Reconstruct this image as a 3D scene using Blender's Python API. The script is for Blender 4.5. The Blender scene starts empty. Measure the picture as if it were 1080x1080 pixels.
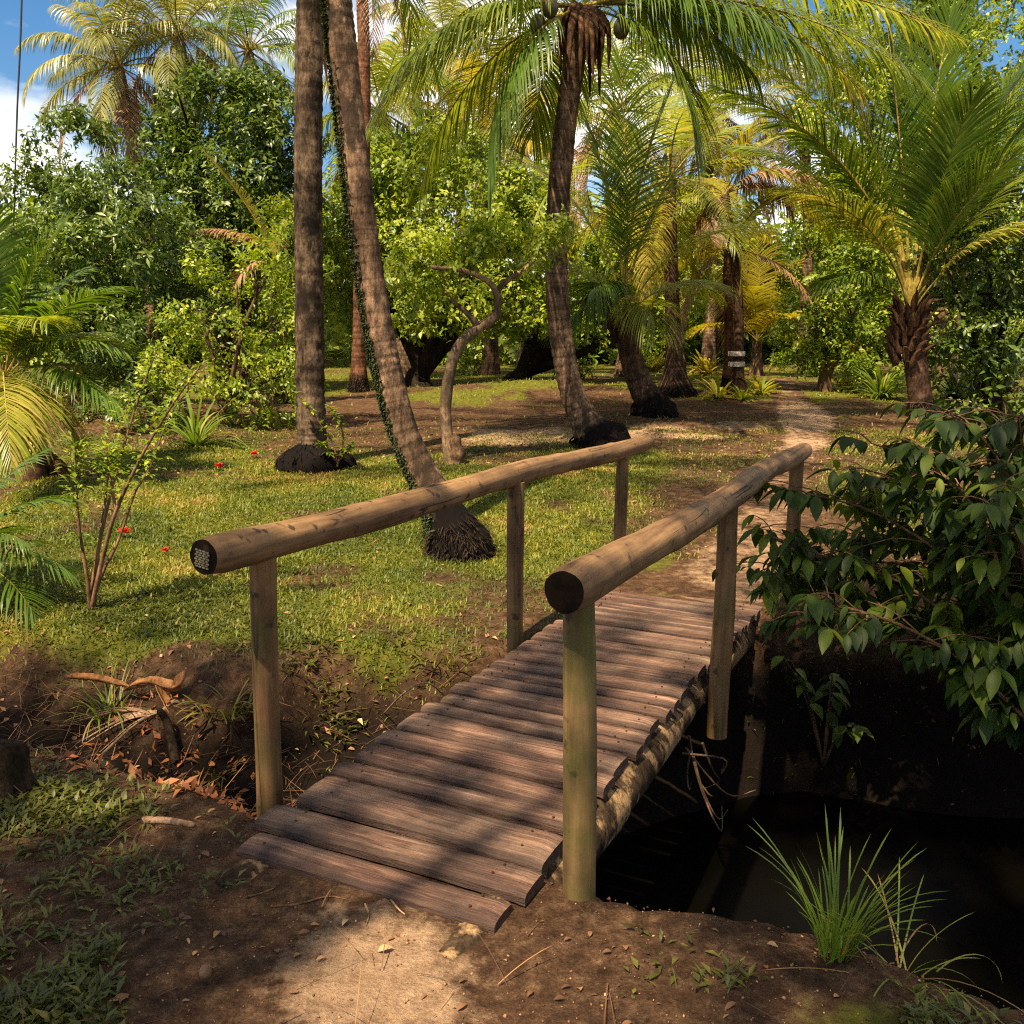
import bpy, math, random
import numpy as np
from mathutils import Vector

# ------------------------------------------------------------------ camera, sky, sun, exposure
scene = bpy.context.scene
COL = scene.collection
RNG = np.random.default_rng(7)
random.seed(7)
CAM_H = 1.7
PITCH = math.radians(10.8)
cam_data = bpy.data.cameras.new("camera")
cam = bpy.data.objects.new("camera", cam_data)
COL.objects.link(cam)
cam.location = (0, 0, CAM_H)
cam.rotation_euler = (math.radians(90) - PITCH, 0, 0)
cam_data.sensor_width = 36.0
cam_data.lens = 36.0 * 1000 / 1080
cam_data.clip_end = 1500
scene.camera = cam

SUN_EL = math.radians(57)
SUN_AZ = math.radians(-150)            # from +Y, clockwise positive: the sun stands behind the photographer, to the left
SUN_DIR = Vector((math.sin(SUN_AZ) * math.cos(SUN_EL), math.cos(SUN_AZ) * math.cos(SUN_EL), math.sin(SUN_EL)))
sun_data = bpy.data.lights.new("sun", 'SUN')
sun_data.energy = 5.0
sun_data.angle = math.radians(0.7)
sun_data.color = (1.0, 0.81, 0.55)
sun = bpy.data.objects.new("sun", sun_data)
COL.objects.link(sun)
sun.rotation_euler = SUN_DIR.to_track_quat('Z', 'Y').to_euler()

world = bpy.data.worlds.new("World")
scene.world = world
world.use_nodes = True
wn, wl = world.node_tree.nodes, world.node_tree.links
wn.clear()
w_out = wn.new('ShaderNodeOutputWorld')
w_bg = wn.new('ShaderNodeBackground')
w_bg.inputs['Strength'].default_value = 0.05
w_sky = wn.new('ShaderNodeTexSky')
w_sky.sky_type = 'NISHITA'
w_sky.sun_disc = False
w_sky.sun_elevation = SUN_EL
w_sky.sun_rotation = SUN_AZ % (2 * math.pi)
w_sky.dust_density = 0.3
w_sky.ozone_density = 2.5
w_hsv = wn.new('ShaderNodeHueSaturation')
w_hsv.inputs['Saturation'].default_value = 1.3
w_tc = wn.new('ShaderNodeTexCoord')
w_map = wn.new('ShaderNodeMapping')
w_map.inputs['Scale'].default_value = (1.6, 1.6, 4.2)
w_map.inputs['Location'].default_value = (0.9, 0.35, 0.12)
w_noise = wn.new('ShaderNodeTexNoise')
w_noise.inputs['Scale'].default_value = 1.7
w_noise.inputs['Detail'].default_value = 8
w_noise.inputs['Roughness'].default_value = 0.55
w_ramp = wn.new('ShaderNodeValToRGB')
w_ramp.color_ramp.elements[0].position = 0.47
w_ramp.color_ramp.elements[1].position = 0.66
w_mix = wn.new('ShaderNodeMixRGB')
w_mix.inputs['Color2'].default_value = (16.5, 15.2, 13.2, 1)
wl.new(w_tc.outputs['Generated'], w_map.inputs['Vector'])
wl.new(w_map.outputs['Vector'], w_noise.inputs['Vector'])
wl.new(w_noise.outputs['Fac'], w_ramp.inputs['Fac'])
wl.new(w_sky.outputs['Color'], w_hsv.inputs['Color'])
wl.new(w_hsv.outputs['Color'], w_mix.inputs['Color1'])
wl.new(w_ramp.outputs['Color'], w_mix.inputs['Fac'])
wl.new(w_mix.outputs['Color'], w_bg.inputs['Color'])
wl.new(w_bg.outputs['Background'], w_out.inputs['Surface'])

scene.view_settings.view_transform = 'Standard'
scene.view_settings.look = 'None'
scene.view_settings.exposure = 1.5
scene.view_settings.gamma = 1.0
scene.render.engine = 'CYCLES'
scene.cycles.max_bounces = 7
scene.cycles.diffuse_bounces = 3
scene.cycles.glossy_bounces = 2
scene.cycles.transmission_bounces = 4
scene.cycles.use_denoising = False
scene.cycles.filter_width = 1.2
scene.cycles.sample_clamp_indirect = 4.0

# ------------------------------------------------------------------ helpers: noise, ground, projection
CP, SP = math.cos(PITCH), math.sin(PITCH)


def _hash(ix, iy, seed):
    h = (ix.astype(np.int64) * 374761393 + iy.astype(np.int64) * 668265263 + seed * 1442695041) & 0xFFFFFFFF
    h = ((h ^ (h >> 13)) * 1274126177) & 0xFFFFFFFF
    h = h ^ (h >> 16)
    return (h & 0xFFFF) / 65535.0


def vnoise(x, y, seed=0):
    x = np.asarray(x, float); y = np.asarray(y, float)
    ix, iy = np.floor(x), np.floor(y)
    fx, fy = x - ix, y - iy
    fx = fx * fx * (3 - 2 * fx); fy = fy * fy * (3 - 2 * fy)
    a = _hash(ix, iy, seed); b = _hash(ix + 1, iy, seed)
    c = _hash(ix, iy + 1, seed); d = _hash(ix + 1, iy + 1, seed)
    return (a * (1 - fx) + b * fx) * (1 - fy) + (c * (1 - fx) + d * fx) * fy


def fbm(x, y, seed=0, octaves=4):
    t, amp, tot = 0.0, 1.0, 0.0
    for k in range(octaves):
        t = t + amp * vnoise(np.asarray(x) * 2 ** k, np.asarray(y) * 2 ** k, seed + k * 17)
        tot += amp; amp *= 0.5
    return t / tot


def sstep(a, b, x):
    t = np.clip((np.asarray(x, float) - a) / (b - a), 0, 1)
    return t * t * (3 - 2 * t)


BO = np.array([-0.48, 2.655])          # start of the bridge's centre line
BD = np.array([0.44, 0.898])           # along the bridge
BR = np.array([0.898, -0.44])          # across it, to the right


def creek_coords(x, y):
    rx, ry = np.asarray(x, float) - BO[0], np.asarray(y, float) - BO[1]
    return rx * BR[0] + ry * BR[1], rx * BD[0] + ry * BD[1]


def creek(x, y):
    """0 on the banks, 1 in the bed; and the bed's depth"""
    c, s = creek_coords(x, y)
    wob = (fbm(np.asarray(x) * 1.3, np.asarray(y) * 1.3, 5, 3) - 0.5)
    sn = 0.24 + 0.22 * wob + np.interp(c, [-9, -3, 0, 0.7, 2, 4, 9], [0.3, 0.0, 0, 0.06, 0.12, 0.0, -1.0])
    sf = np.interp(c, [-9, -4, -3, -1.7, -1.15, -0.6, 0, 0.6, 1.2, 3, 9], [3.0, 1.8, 1.62, 1.7, 2.45, 2.75, 3.3, 3.85, 4.15, 4.4, 5.2]) + 0.5 * wob
    dep = np.interp(c, [-9, -2.2, -0.9, 0.2, 0.8, 9], [0.42, 0.40, 0.6, 1.1, 1.6, 1.7])
    w1 = np.interp(c, [-2, 0, 1], [0.45, 0.4, 0.42])
    w2 = np.interp(c, [-2.5, -1, 1, 2], [0.9, 1.3, 1.2, 1.4])
    k = sstep(0, 1, (s - sn) / w1) * sstep(0, 1, (sf - s) / w2)
    return k, dep


def ground_z(x, y):
    x = np.asarray(x, float); y = np.asarray(y, float)
    z = np.interp(y, [-20, 5, 7, 10, 12, 16, 22, 40, 200], [0, 0, 0.05, 0.2, 0.27, 0.42, 0.5, 0.6, 0.6])
    k, dep = creek(x, y)
    rough = (fbm(x * 2.2, y * 2.2, 11, 4) - 0.5)
    z = z + 0.10 * (fbm(x * 0.5, y * 0.5, 3, 3) - 0.5) * sstep(2, 8, np.abs(y) + np.abs(x))
    z = z + 0.035 * rough + 0.014 * (fbm(x * 9, y * 9, 31, 2) - 0.5)
    # raised banks beyond the lawn
    z = z + 0.38 * np.exp(-(((x + 6.2) / 2.6) ** 2 + ((y - 14.2) / 1.1) ** 2))
    z = z + 0.25 * np.exp(-(((x - 0.3) / 2.2) ** 2 + ((y - 19.5) / 1.3) ** 2))
    side = k * (1 - k) * 4
    z = z - k * dep + side * 0.22 * (fbm(x * 5, y * 5, 77, 3) - 0.5)
    return z


def ray(px, py):
    u, v = (px - 540) / 1000.0, (540 - py) / 1000.0
    return np.array([u, CP + v * SP, -SP + v * CP])


def at_depth(px, py, Y):
    d = ray(px, py)
    t = Y / d[1]
    return np.array([d[0] * t, Y, CAM_H + d[2] * t])


def on_ground(px, py):
    d = ray(px, py)
    t = np.concatenate([np.arange(1.5, 12, 0.01), np.arange(12, 60, 0.03)])
    P = np.array([0, 0, CAM_H]) + d * t[:, None]
    hit = np.nonzero(P[:, 2] <= ground_z(P[:, 0], P[:, 1]))[0]
    return P[hit[0]] if len(hit) else P[-1]


# ------------------------------------------------------------------ helpers: meshes and tags
class Mesh:
    """collects vertices, faces, a per-vertex value 'v', a per-vertex value 'w' and material slots"""

    def __init__(self):
        self.V, self.F, self.A, self.W, self.MI = [], [], [], [], []
        self.n = 0

    def add(self, verts, faces, v=0.0, w=0.0, mi=0):
        verts = np.asarray(verts, float).reshape(-1, 3)
        k = len(verts)
        self.V.append(verts)
        self.A.append(np.broadcast_to(np.asarray(v, float), (k,)).copy())
        self.W.append(np.broadcast_to(np.asarray(w, float), (k,)).copy())
        for f in faces:
            f = np.asarray(f, np.int64)
            if len(f):
                self.F.append(f + self.n)
                self.MI.append(np.full(len(f), mi, np.int32))
        self.n += k

    def build(self, name, mats, parent=None, smooth=True, origin=None):
        me = bpy.data.meshes.new(name)
        V = np.concatenate(self.V)
        if origin is not None:
            V = V - np.asarray(origin)
        me.vertices.add(len(V))
        me.vertices.foreach_set('co', V.astype(np.float32).ravel())
        sizes = np.concatenate([np.full(len(f), f.shape[1], np.int64) for f in self.F])
        loops = np.concatenate([f.ravel() for f in self.F])
        starts = np.concatenate([[0], np.cumsum(sizes)[:-1]])
        me.loops.add(len(loops))
        me.loops.foreach_set('vertex_index', loops.astype(np.int32))
        me.polygons.add(len(sizes))
        me.polygons.foreach_set('loop_start', starts.astype(np.int32))
        me.polygons.foreach_set('material_index', np.concatenate(self.MI))
        me.polygons.foreach_set('use_smooth', np.full(len(sizes), smooth))
        for nm, arr in (('v', self.A), ('w', self.W)):
            at = me.attributes.new(nm, 'FLOAT', 'POINT')
            at.data.foreach_set('value', np.concatenate(arr).astype(np.float32))
        for m in (mats if isinstance(mats, (list, tuple)) else [mats]):
            me.materials.append(m)
        me.update(calc_edges=True)
        me.validate()
        o = bpy.data.objects.new(name, me)
        COL.objects.link(o)
        if parent is not None:
            o.parent = parent
            if origin is None:
                o.location = -Vector(parent.location)
        elif origin is not None:
            o.location = Vector(origin)
        return o


def tag(o, label=None, cat=None, group=None, kind=None):
    if label: o['label'] = label
    if cat: o['category'] = cat
    if group: o['group'] = group
    if kind: o['kind'] = kind
    return o


def thing(name, loc, label, cat, group=None):
    o = bpy.data.objects.new(name, None)
    o.empty_display_size = 0.2
    COL.objects.link(o)
    o.location = [float(c) for c in loc]
    return tag(o, label, cat, group)


def nrm(a):
    a = np.asarray(a, float)
    return a / np.maximum(np.linalg.norm(a, axis=-1, keepdims=True), 1e-9)


def spline(pts, n):
    """smooth resampling of a polyline (Catmull-Rom), n points"""
    P = np.asarray(pts, float)
    if len(P) == 2:
        t = np.linspace(0, 1, n)[:, None]
        return P[0] * (1 - t) + P[1] * t
    Q = np.vstack([2 * P[0] - P[1], P, 2 * P[-1] - P[-2]])
    seg = np.linspace(0, len(P) - 1 - 1e-6, n)
    i = seg.astype(int); f = (seg - i)[:, None]
    a, b, c, d = Q[i], Q[i + 1], Q[i + 2], Q[i + 3]
    return 0.5 * (2 * b + (c - a) * f + (2 * a - 5 * b + 4 * c - d) * f ** 2 + (3 * b - a - 3 * c + d) * f ** 3)


def tube(mesh, path, radii, sides=10, v=None, w=0.0, mi=0, rough=0.0, seed=0, caps=True, capmi=None):
    P = np.asarray(path, float); n = len(P)
    R = np.broadcast_to(np.asarray(radii, float), (n,))
    T = nrm(np.gradient(P, axis=0))
    ref = np.array([0.0, 0, 1]) if abs(T[0][2]) < 0.9 else np.array([0.0, 1.0, 0])
    a0 = nrm(np.cross(T[0], ref)); A = [a0]
    for i in range(1, n):
        a = A[-1] - T[i] * np.dot(A[-1], T[i])
        A.append(nrm(a))
    A = np.array(A); B = np.cross(T, A)
    th = np.linspace(0, 2 * np.pi, sides, endpoint=False)
    rr = np.ones((n, sides))
    if rough:
        L = np.concatenate([[0], np.cumsum(np.linalg.norm(np.diff(P, axis=0), axis=1))])
        rr += rough * (fbm(np.cos(th)[None, :] * 1.7 + L[:, None] * 3.1 + seed, np.sin(th)[None, :] * 1.7 + L[:, None] * 2.2 + 9 + seed, seed, 3) - 0.5) * 2
    ring = P[:, None, :] + (np.cos(th)[None, :, None] * A[:, None, :] + np.sin(th)[None, :, None] * B[:, None, :]) * (R[:, None, None] * rr[:, :, None])
    i, j = np.meshgrid(np.arange(n - 1), np.arange(sides), indexing='ij')
    j2 = (j + 1) % sides
    q = np.stack([i * sides + j, i * sides + j2, (i + 1) * sides + j2, (i + 1) * sides + j], -1).reshape(-1, 4)
    if v is None:
        vv = np.repeat(np.concatenate([[0], np.cumsum(np.linalg.norm(np.diff(P, axis=0), axis=1))]), sides)
    else:
        vv = np.repeat(np.broadcast_to(v, (n,)), sides)
    ww = np.repeat(np.broadcast_to(w, (n,)), sides)
    mesh.add(ring.reshape(-1, 3), [q], vv, ww, mi)
    if caps:
        cm = mi if capmi is None else capmi
        for k, flip in ((0, True), (n - 1, False)):
            c = np.vstack([ring[k], P[k][None]])
            f = np.stack([np.arange(sides), (np.arange(sides) + 1) % sides, np.full(sides, sides)], -1)
            if flip: f = f[:, ::-1]
            mesh.add(c, [f], vv[k * sides], ww[k * sides], cm)
    return ring


def leaves(mesh, base, direc, up, length, width, v, bend=0.25, fold=0.15, mi=0, simple=False):
    """vectorised leaf blades: base (n,3), direction, up hint, length, width"""
    n = len(base)
    d = nrm(direc)
    side = nrm(np.cross(d, up))
    nn = np.cross(side, d)
    L = np.broadcast_to(length, (n,))[:, None]; Wd = np.broadcast_to(width, (n,))[:, None] * 0.5
    mid = base + d * L * 0.45
    tip = base + d * L - nn * L * bend
    lf = mid - side * Wd + nn * Wd * fold
    rt = mid + side * Wd + nn * Wd * fold
    o = np.arange(n)[:, None]
    if simple:
        V = np.stack([base, rt, tip, lf], 1).reshape(-1, 3)
        f = np.concatenate([o * 4 + [[0, 1, 2]], o * 4 + [[0, 2, 3]]])
        mesh.add(V, [f], np.repeat(np.broadcast_to(v, (n,)), 4), 0, mi)
    else:
        V = np.stack([base, rt, tip, lf, mid - nn * L * bend * 0.12], 1).reshape(-1, 3)
        f = np.concatenate([o * 5 + [[0, 1, 4]], o * 5 + [[1, 2, 4]], o * 5 + [[4, 2, 3]], o * 5 + [[0, 4, 3]]])
        mesh.add(V, [f], np.repeat(np.broadcast_to(v, (n,)), 5), 0, mi)


def blades(mesh, base, azim, lean, length, width, v, arch=0.6, segs=3, mi=0):
    """grass-like blades that rise and arch over: base (n,3)"""
    n = len(base)
    az = np.asarray(azim, float); h = np.stack([np.cos(az), np.sin(az), np.zeros(n)], -1)
    side = np.stack([-np.sin(az), np.cos(az), np.zeros(n)], -1)
    L = np.broadcast_to(length, (n,)); Wd = np.broadcast_to(width, (n,)); ln = np.broadcast_to(lean, (n,)); ar = np.broadcast_to(arch, (n,))
    pts = [np.asarray(base, float)]
    for k in range(segs):
        ang = ln + ar * (k + 0.5) / segs * 1.6
        st = (L / segs)[:, None]
        pts.append(pts[-1] + st * (h * np.sin(ang)[:, None] + np.array([0, 0, 1.0]) * np.cos(ang)[:, None]))
    rows = []
    for k, p in enumerate(pts[:-1]):
        wk = (Wd * (1.0 - 0.25 * k / segs) * 0.5)[:, None]
        rows += [p - side * wk, p + side * wk]
    rows.append(pts[-1])
    m = len(rows)
    V = np.stack(rows, 1).reshape(-1, 3)
    o = np.arange(n)[:, None] * m
    quads = [o + [[2 * k, 2 * k + 1, 2 * k + 3, 2 * k + 2]] for k in range(segs - 1)]
    tri = o + [[m - 3, m - 2, m - 1]]
    fs = ([np.concatenate(quads)] if quads else []) + [tri]
    mesh.add(V, fs, np.repeat(np.broadcast_to(v, (n,)), m), np.tile(np.linspace(0, 1, m), n), mi)


def big_leaves(mesh, base, direc, length, width, v):
    """broad leaf with a midrib fold, drooping tip and wavy sides"""
    n = len(base); d = nrm(direc)
    side = nrm(np.cross(d, [0, 0, 1.0])); up = np.cross(side, d)
    ks = np.linspace(0, 1, 7)
    wprof = [0.04, 0.62, 0.95, 1.0, 0.82, 0.45, 0.0]
    cur = base.copy(); dd = d.copy(); rows = []
    for k, wp in enumerate(wprof):
        wv = side * (width * 0.5 * wp)[:, None]
        lift = up * (width * 0.5 * wp * (0.30 + 0.10 * (k % 2)))[:, None]
        rows += [cur - wv + lift, cur, cur + wv + lift]
        dd = nrm(dd + np.array([0, 0, -0.16]))
        cur = cur + dd * (length / 6)[:, None]
    m2 = len(rows)
    V = np.stack(rows, 1).reshape(-1, 3)
    o = np.arange(n)[:, None] * m2
    q = []
    for k in range(6):
        a = 3 * k
        q += [o + [[a, a + 1, a + 4, a + 3]], o + [[a + 1, a + 2, a + 5, a + 4]]]
    mesh.add(V, [np.concatenate(q)], np.repeat(v, m2))


# ------------------------------------------------------------------ materials
def new_mat(name):
    m = bpy.data.materials.new(name)
    m.use_nodes = True
    nt = m.node_tree
    nt.nodes.clear()
    out = nt.nodes.new('ShaderNodeOutputMaterial')
    bs = nt.nodes.new('ShaderNodeBsdfPrincipled')
    nt.links.new(bs.outputs[0], out.inputs['Surface'])
    return m, nt, bs, out


def attr(nt, name):
    a = nt.nodes.new('ShaderNodeAttribute'); a.attribute_name = name
    return a.outputs['Fac']


def ramp(nt, fac, stops):
    r = nt.nodes.new('ShaderNodeValToRGB')
    els = r.color_ramp.elements
    while len(els) < len(stops): els.new(0.5)
    for e, (p, c) in zip(els, stops):
        e.position = p
        e.color = (*c, 1) if len(c) == 3 else c
    nt.links.new(fac, r.inputs['Fac'])
    return r.outputs['Color']


def noise(nt, scale, detail=5, rough=0.6, vec=None, dist=0.0):
    n = nt.nodes.new('ShaderNodeTexNoise')
    n.inputs['Scale'].default_value = scale
    n.inputs['Detail'].default_value = detail
    n.inputs['Roughness'].default_value = rough
    n.inputs['Distortion'].default_value = dist
    if vec is not None: nt.links.new(vec, n.inputs['Vector'])
    return n.outputs['Fac']


def position(nt, scale=(1, 1, 1), rot=(0, 0, 0)):
    g = nt.nodes.new('ShaderNodeNewGeometry')
    mp = nt.nodes.new('ShaderNodeMapping')
    mp.inputs['Scale'].default_value = scale
    mp.inputs['Rotation'].default_value = rot
    nt.links.new(g.outputs['Position'], mp.inputs['Vector'])
    return mp.outputs['Vector']


def mix(nt, fac, a, b, mode='MIX'):
    m = nt.nodes.new('ShaderNodeMixRGB'); m.blend_type = mode
    for s, val in (('Fac', fac), ('Color1', a), ('Color2', b)):
        if isinstance(val, (int, float)): m.inputs[s].default_value = val
        elif isinstance(val, tuple): m.inputs[s].default_value = (*val, 1) if len(val) == 3 else val
        else: nt.links.new(val, m.inputs[s])
    return m.outputs['Color']


def math_node(nt, op, a, b=0.0, clamp=False):
    m = nt.nodes.new('ShaderNodeMath'); m.operation = op; m.use_clamp = clamp
    for i, val in enumerate((a, b)):
        if isinstance(val, (int, float)): m.inputs[i].default_value = val
        else: nt.links.new(val, m.inputs[i])
    return m.outputs[0]


def bump(nt, bs, height, strength=0.5, dist=0.02):
    b = nt.nodes.new('ShaderNodeBump')
    b.inputs['Strength'].default_value = strength
    b.inputs['Distance'].default_value = dist
    nt.links.new(height, b.inputs['Height'])
    nt.links.new(b.outputs['Normal'], bs.inputs['Normal'])


def leaf_mat(name, stops, trans=0.35, rough=0.45, tcol=None, spec=0.4, blotch=0.25):
    """leaf: colour by each leaf's own value, with blotches; light passes through"""
    m, nt, bs, out = new_mat(name)
    col = ramp(nt, attr(nt, 'v'), stops)
    nz = noise(nt, 9.0, 4, 0.6, position(nt))
    col = mix(nt, blotch, col, mix(nt, 1.0, col, ramp(nt, nz, [(0.3, (0.35, 0.35, 0.3)), (0.7, (1.5, 1.4, 1.2))]), 'MULTIPLY'))
    nt.links.new(col, bs.inputs['Base Color'])
    bs.inputs['Roughness'].default_value = rough
    bs.inputs['Specular IOR Level'].default_value = spec
    tr = nt.nodes.new('ShaderNodeBsdfTranslucent')
    tc = mix(nt, 1.0, col, tcol or (1.5, 1.5, 0.55), 'MULTIPLY')
    nt.links.new(tc, tr.inputs['Color'])
    ms = nt.nodes.new('ShaderNodeMixShader'); ms.inputs[0].default_value = trans
    nt.links.new(bs.outputs[0], ms.inputs[1]); nt.links.new(tr.outputs[0], ms.inputs[2])
    nt.links.new(ms.outputs[0], out.inputs['Surface'])
    return m


M = {}
M['leaf_dark'] = leaf_mat('dark broad leaves', [(0, (0.03, 0.06, 0.006)), (0.6, (0.075, 0.125, 0.014)), (1, (0.17, 0.22, 0.04))], 0.28, 0.38)
M['leaf_mid'] = leaf_mat('mid green leaves', [(0, (0.07, 0.12, 0.008)), (0.6, (0.18, 0.25, 0.018)), (1, (0.36, 0.40, 0.05))], 0.42, 0.42)
M['leaf_lime'] = leaf_mat('lime green leaves', [(0, (0.10, 0.155, 0.008)), (0.6, (0.22, 0.29, 0.02)), (1, (0.39, 0.42, 0.05))], 0.42, 0.42)
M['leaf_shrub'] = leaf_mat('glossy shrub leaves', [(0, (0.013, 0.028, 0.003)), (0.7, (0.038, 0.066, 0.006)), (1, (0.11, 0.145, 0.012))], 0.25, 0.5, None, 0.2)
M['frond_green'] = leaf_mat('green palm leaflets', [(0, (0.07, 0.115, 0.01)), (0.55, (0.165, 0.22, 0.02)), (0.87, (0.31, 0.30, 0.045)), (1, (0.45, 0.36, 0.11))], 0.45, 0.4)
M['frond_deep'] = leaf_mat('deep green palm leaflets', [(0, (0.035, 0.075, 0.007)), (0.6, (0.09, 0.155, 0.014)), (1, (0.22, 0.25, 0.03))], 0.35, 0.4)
M['frond_yellow'] = leaf_mat('yellow palm leaflets', [(0, (0.16, 0.15, 0.01)), (0.6, (0.32, 0.26, 0.02)), (1, (0.46, 0.34, 0.06))], 0.52, 0.42)
M['frond_pale'] = leaf_mat('pale olive palm leaflets', [(0, (0.07, 0.09, 0.015)), (0.5, (0.19, 0.20, 0.05)), (1, (0.44, 0.40, 0.18))], 0.3, 0.35, None, 0.6)
M['frond_dry'] = leaf_mat('dry palm leaflets', [(0, (0.14, 0.07, 0.03)), (0.6, (0.27, 0.15, 0.07)), (1, (0.42, 0.28, 0.14))], 0.25, 0.6, (1.2, 1.0, 0.7))
M['grass'] = leaf_mat('lawn grass blades', [(0, (0.05, 0.075, 0.006)), (0.5, (0.135, 0.16, 0.012)), (0.82, (0.26, 0.23, 0.025)), (1, (0.31, 0.19, 0.07))], 0.35, 0.5)
M['weed'] = leaf_mat('low weed leaves', [(0, (0.04, 0.05, 0.005)), (0.7, (0.095, 0.10, 0.010)), (1, (0.17, 0.14, 0.025))], 0.3, 0.5)
M['tuft'] = leaf_mat('long grass blades', [(0, (0.06, 0.11, 0.012)), (0.7, (0.17, 0.24, 0.03)), (0.9, (0.28, 0.27, 0.05)), (1, (0.36, 0.2, 0.07))], 0.4, 0.45)
M['bromeliad'] = leaf_mat('bromeliad leaves', [(0, (0.10, 0.15, 0.01)), (0.5, (0.27, 0.27, 0.02)), (1, (0.5, 0.38, 0.04))], 0.4, 0.4)
M['litter'] = leaf_mat('fallen dry leaves', [(0, (0.07, 0.032, 0.016)), (0.5, (0.17, 0.08, 0.035)), (0.85, (0.30, 0.15, 0.06)), (1, (0.42, 0.27, 0.14))], 0.1, 0.7, (1, 1, 1))
M['litter_orange'] = leaf_mat('orange dry leaves', [(0, (0.12, 0.04, 0.012)), (0.6, (0.30, 0.10, 0.025)), (1, (0.46, 0.2, 0.06))], 0.15, 0.6, (1, 0.9, 0.7))
M['red'] = leaf_mat('red petals', [(0, (0.45, 0.015, 0.008)), (1, (0.65, 0.04, 0.015))], 0.3, 0.5, (1.2, 0.6, 0.6))
M['moss'] = leaf_mat('dark moss', [(0, (0.012, 0.02, 0.004)), (0.7, (0.035, 0.05, 0.008)), (1, (0.08, 0.10, 0.012))], 0.15, 0.8)


def bark_mat(name, lo, hi, ring=0.0, burn=True, bumpd=0.015, ring_mix=0.5, patch=None):
    m, nt, bs, out = new_mat(name)
    pos = position(nt, (9, 9, 2.2))
    nz = noise(nt, 1.6, 8, 0.65, pos)
    col = ramp(nt, nz, [(0.3, lo), (0.68, hi)])
    h = nz
    big = noise(nt, 2.1, 4, 0.6, position(nt))
    col = mix(nt, 0.6, col, mix(nt, 1.0, col, ramp(nt, big, [(0.38, (0.3, 0.27, 0.25)), (0.6, (1.5, 1.42, 1.35))]), 'MULTIPLY'))
    fine = noise(nt, 34.0, 7, 0.75, position(nt, (1, 1, 0.55)))
    col = mix(nt, 0.8, col, mix(nt, 1.0, col, ramp(nt, fine, [(0.36, (0.22, 0.2, 0.18)), (0.5, (0.95, 0.95, 0.95)), (0.66, (1.6, 1.55, 1.5))]), 'MULTIPLY'))
    h = math_node(nt, 'ADD', h, math_node(nt, 'MULTIPLY', fine, 0.7))
    if ring:
        fr = math_node(nt, 'FRACT', math_node(nt, 'ADD', math_node(nt, 'MULTIPLY', attr(nt, 'v'), ring), math_node(nt, 'MULTIPLY', big, 0.6)))
        dark = ramp(nt, fr, [(0.0, (0.25, 0.22, 0.2)), (0.16, (1, 1, 1)), (0.85, (1.1, 1.08, 1.05)), (1, (0.6, 0.55, 0.5))])
        col = mix(nt, ring_mix, col, mix(nt, 1.0, col, dark, 'MULTIPLY'))
        h = math_node(nt, 'ADD', h, math_node(nt, 'MULTIPLY', fr, 0.6))
    if patch:
        pn = noise(nt, 3.3, 6, 0.7, position(nt, (1.6, 1.6, 1.0)))
        col = mix(nt, ramp(nt, pn, [(0.5, (0, 0, 0)), (0.58, (0.9, 0.9, 0.9))]), col, patch)
    if burn:
        bz = noise(nt, 5.0, 6, 0.7, position(nt))
        f = math_node(nt, 'ADD', attr(nt, 'w'), math_node(nt, 'MULTIPLY', math_node(nt, 'SUBTRACT', bz, 0.5), 0.9))
        col = mix(nt, ramp(nt, f, [(0.4, (0, 0, 0)), (0.62, (1, 1, 1))]), col, (0.007, 0.0055, 0.005))
    nt.links.new(col, bs.inputs['Base Color'])
    bs.inputs['Roughness'].default_value = 0.92
    bs.inputs['Specular IOR Level'].default_value = 0.06
    bump(nt, bs, h, 0.9, bumpd)
    return m


M['palm_bark'] = bark_mat('brown ringed palm bark', (0.035, 0.022, 0.015), (0.235, 0.155, 0.1), 9.0, ring_mix=0.6, patch=(0.04, 0.028, 0.02))
M['palm_bark_grey'] = bark_mat('grey flaking palm bark', (0.016, 0.012, 0.009), (0.14, 0.10, 0.068), 7.0, ring_mix=0.3, patch=(0.016, 0.012, 0.009))
M['palm_bark_dark'] = bark_mat('dark palm bark', (0.02, 0.012, 0.008), (0.10, 0.06, 0.04), 8.0)
M['bark_red'] = bark_mat('reddish palm bark', (0.06, 0.026, 0.016), (0.18, 0.09, 0.055), 8.0)
M['bark'] = bark_mat('rough brown bark', (0.035, 0.022, 0.013), (0.14, 0.09, 0.055), 0)
M['bark_black'] = bark_mat('near black wet bark', (0.008, 0.006, 0.005), (0.03, 0.021, 0.015), 0)
M['bark_pale'] = bark_mat('pale smooth bark', (0.09, 0.06, 0.036), (0.27, 0.185, 0.115), 0, patch=(0.07, 0.05, 0.035))
M['rachis'] = bark_mat('palm frond stem', (0.14, 0.12, 0.02), (0.32, 0.24, 0.06), 0, False, 0.002)
M['rachis_dry'] = bark_mat('dry palm frond stem', (0.12, 0.06, 0.03), (0.32, 0.19, 0.1), 0, False, 0.002)
M['fibre'] = bark_mat('brown palm fibre', (0.02, 0.012, 0.008), (0.115, 0.062, 0.033), 0, False, 0.02)
M['twig'] = bark_mat('thin dry twig', (0.10, 0.06, 0.035), (0.36, 0.24, 0.15), 0, False, 0.002)
M['cane'] = bark_mat('shrub stem bark', (0.05, 0.03, 0.018), (0.19, 0.11, 0.06), 0, False, 0.003)
M['root'] = bark_mat('hanging root bark', (0.05, 0.03, 0.02), (0.2, 0.13, 0.08), 0, False, 0.004)
M['root_fibre'] = bark_mat('fine palm root fibres', (0.008, 0.006, 0.005), (0.06, 0.042, 0.03), 0, False, 0.004)
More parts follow.
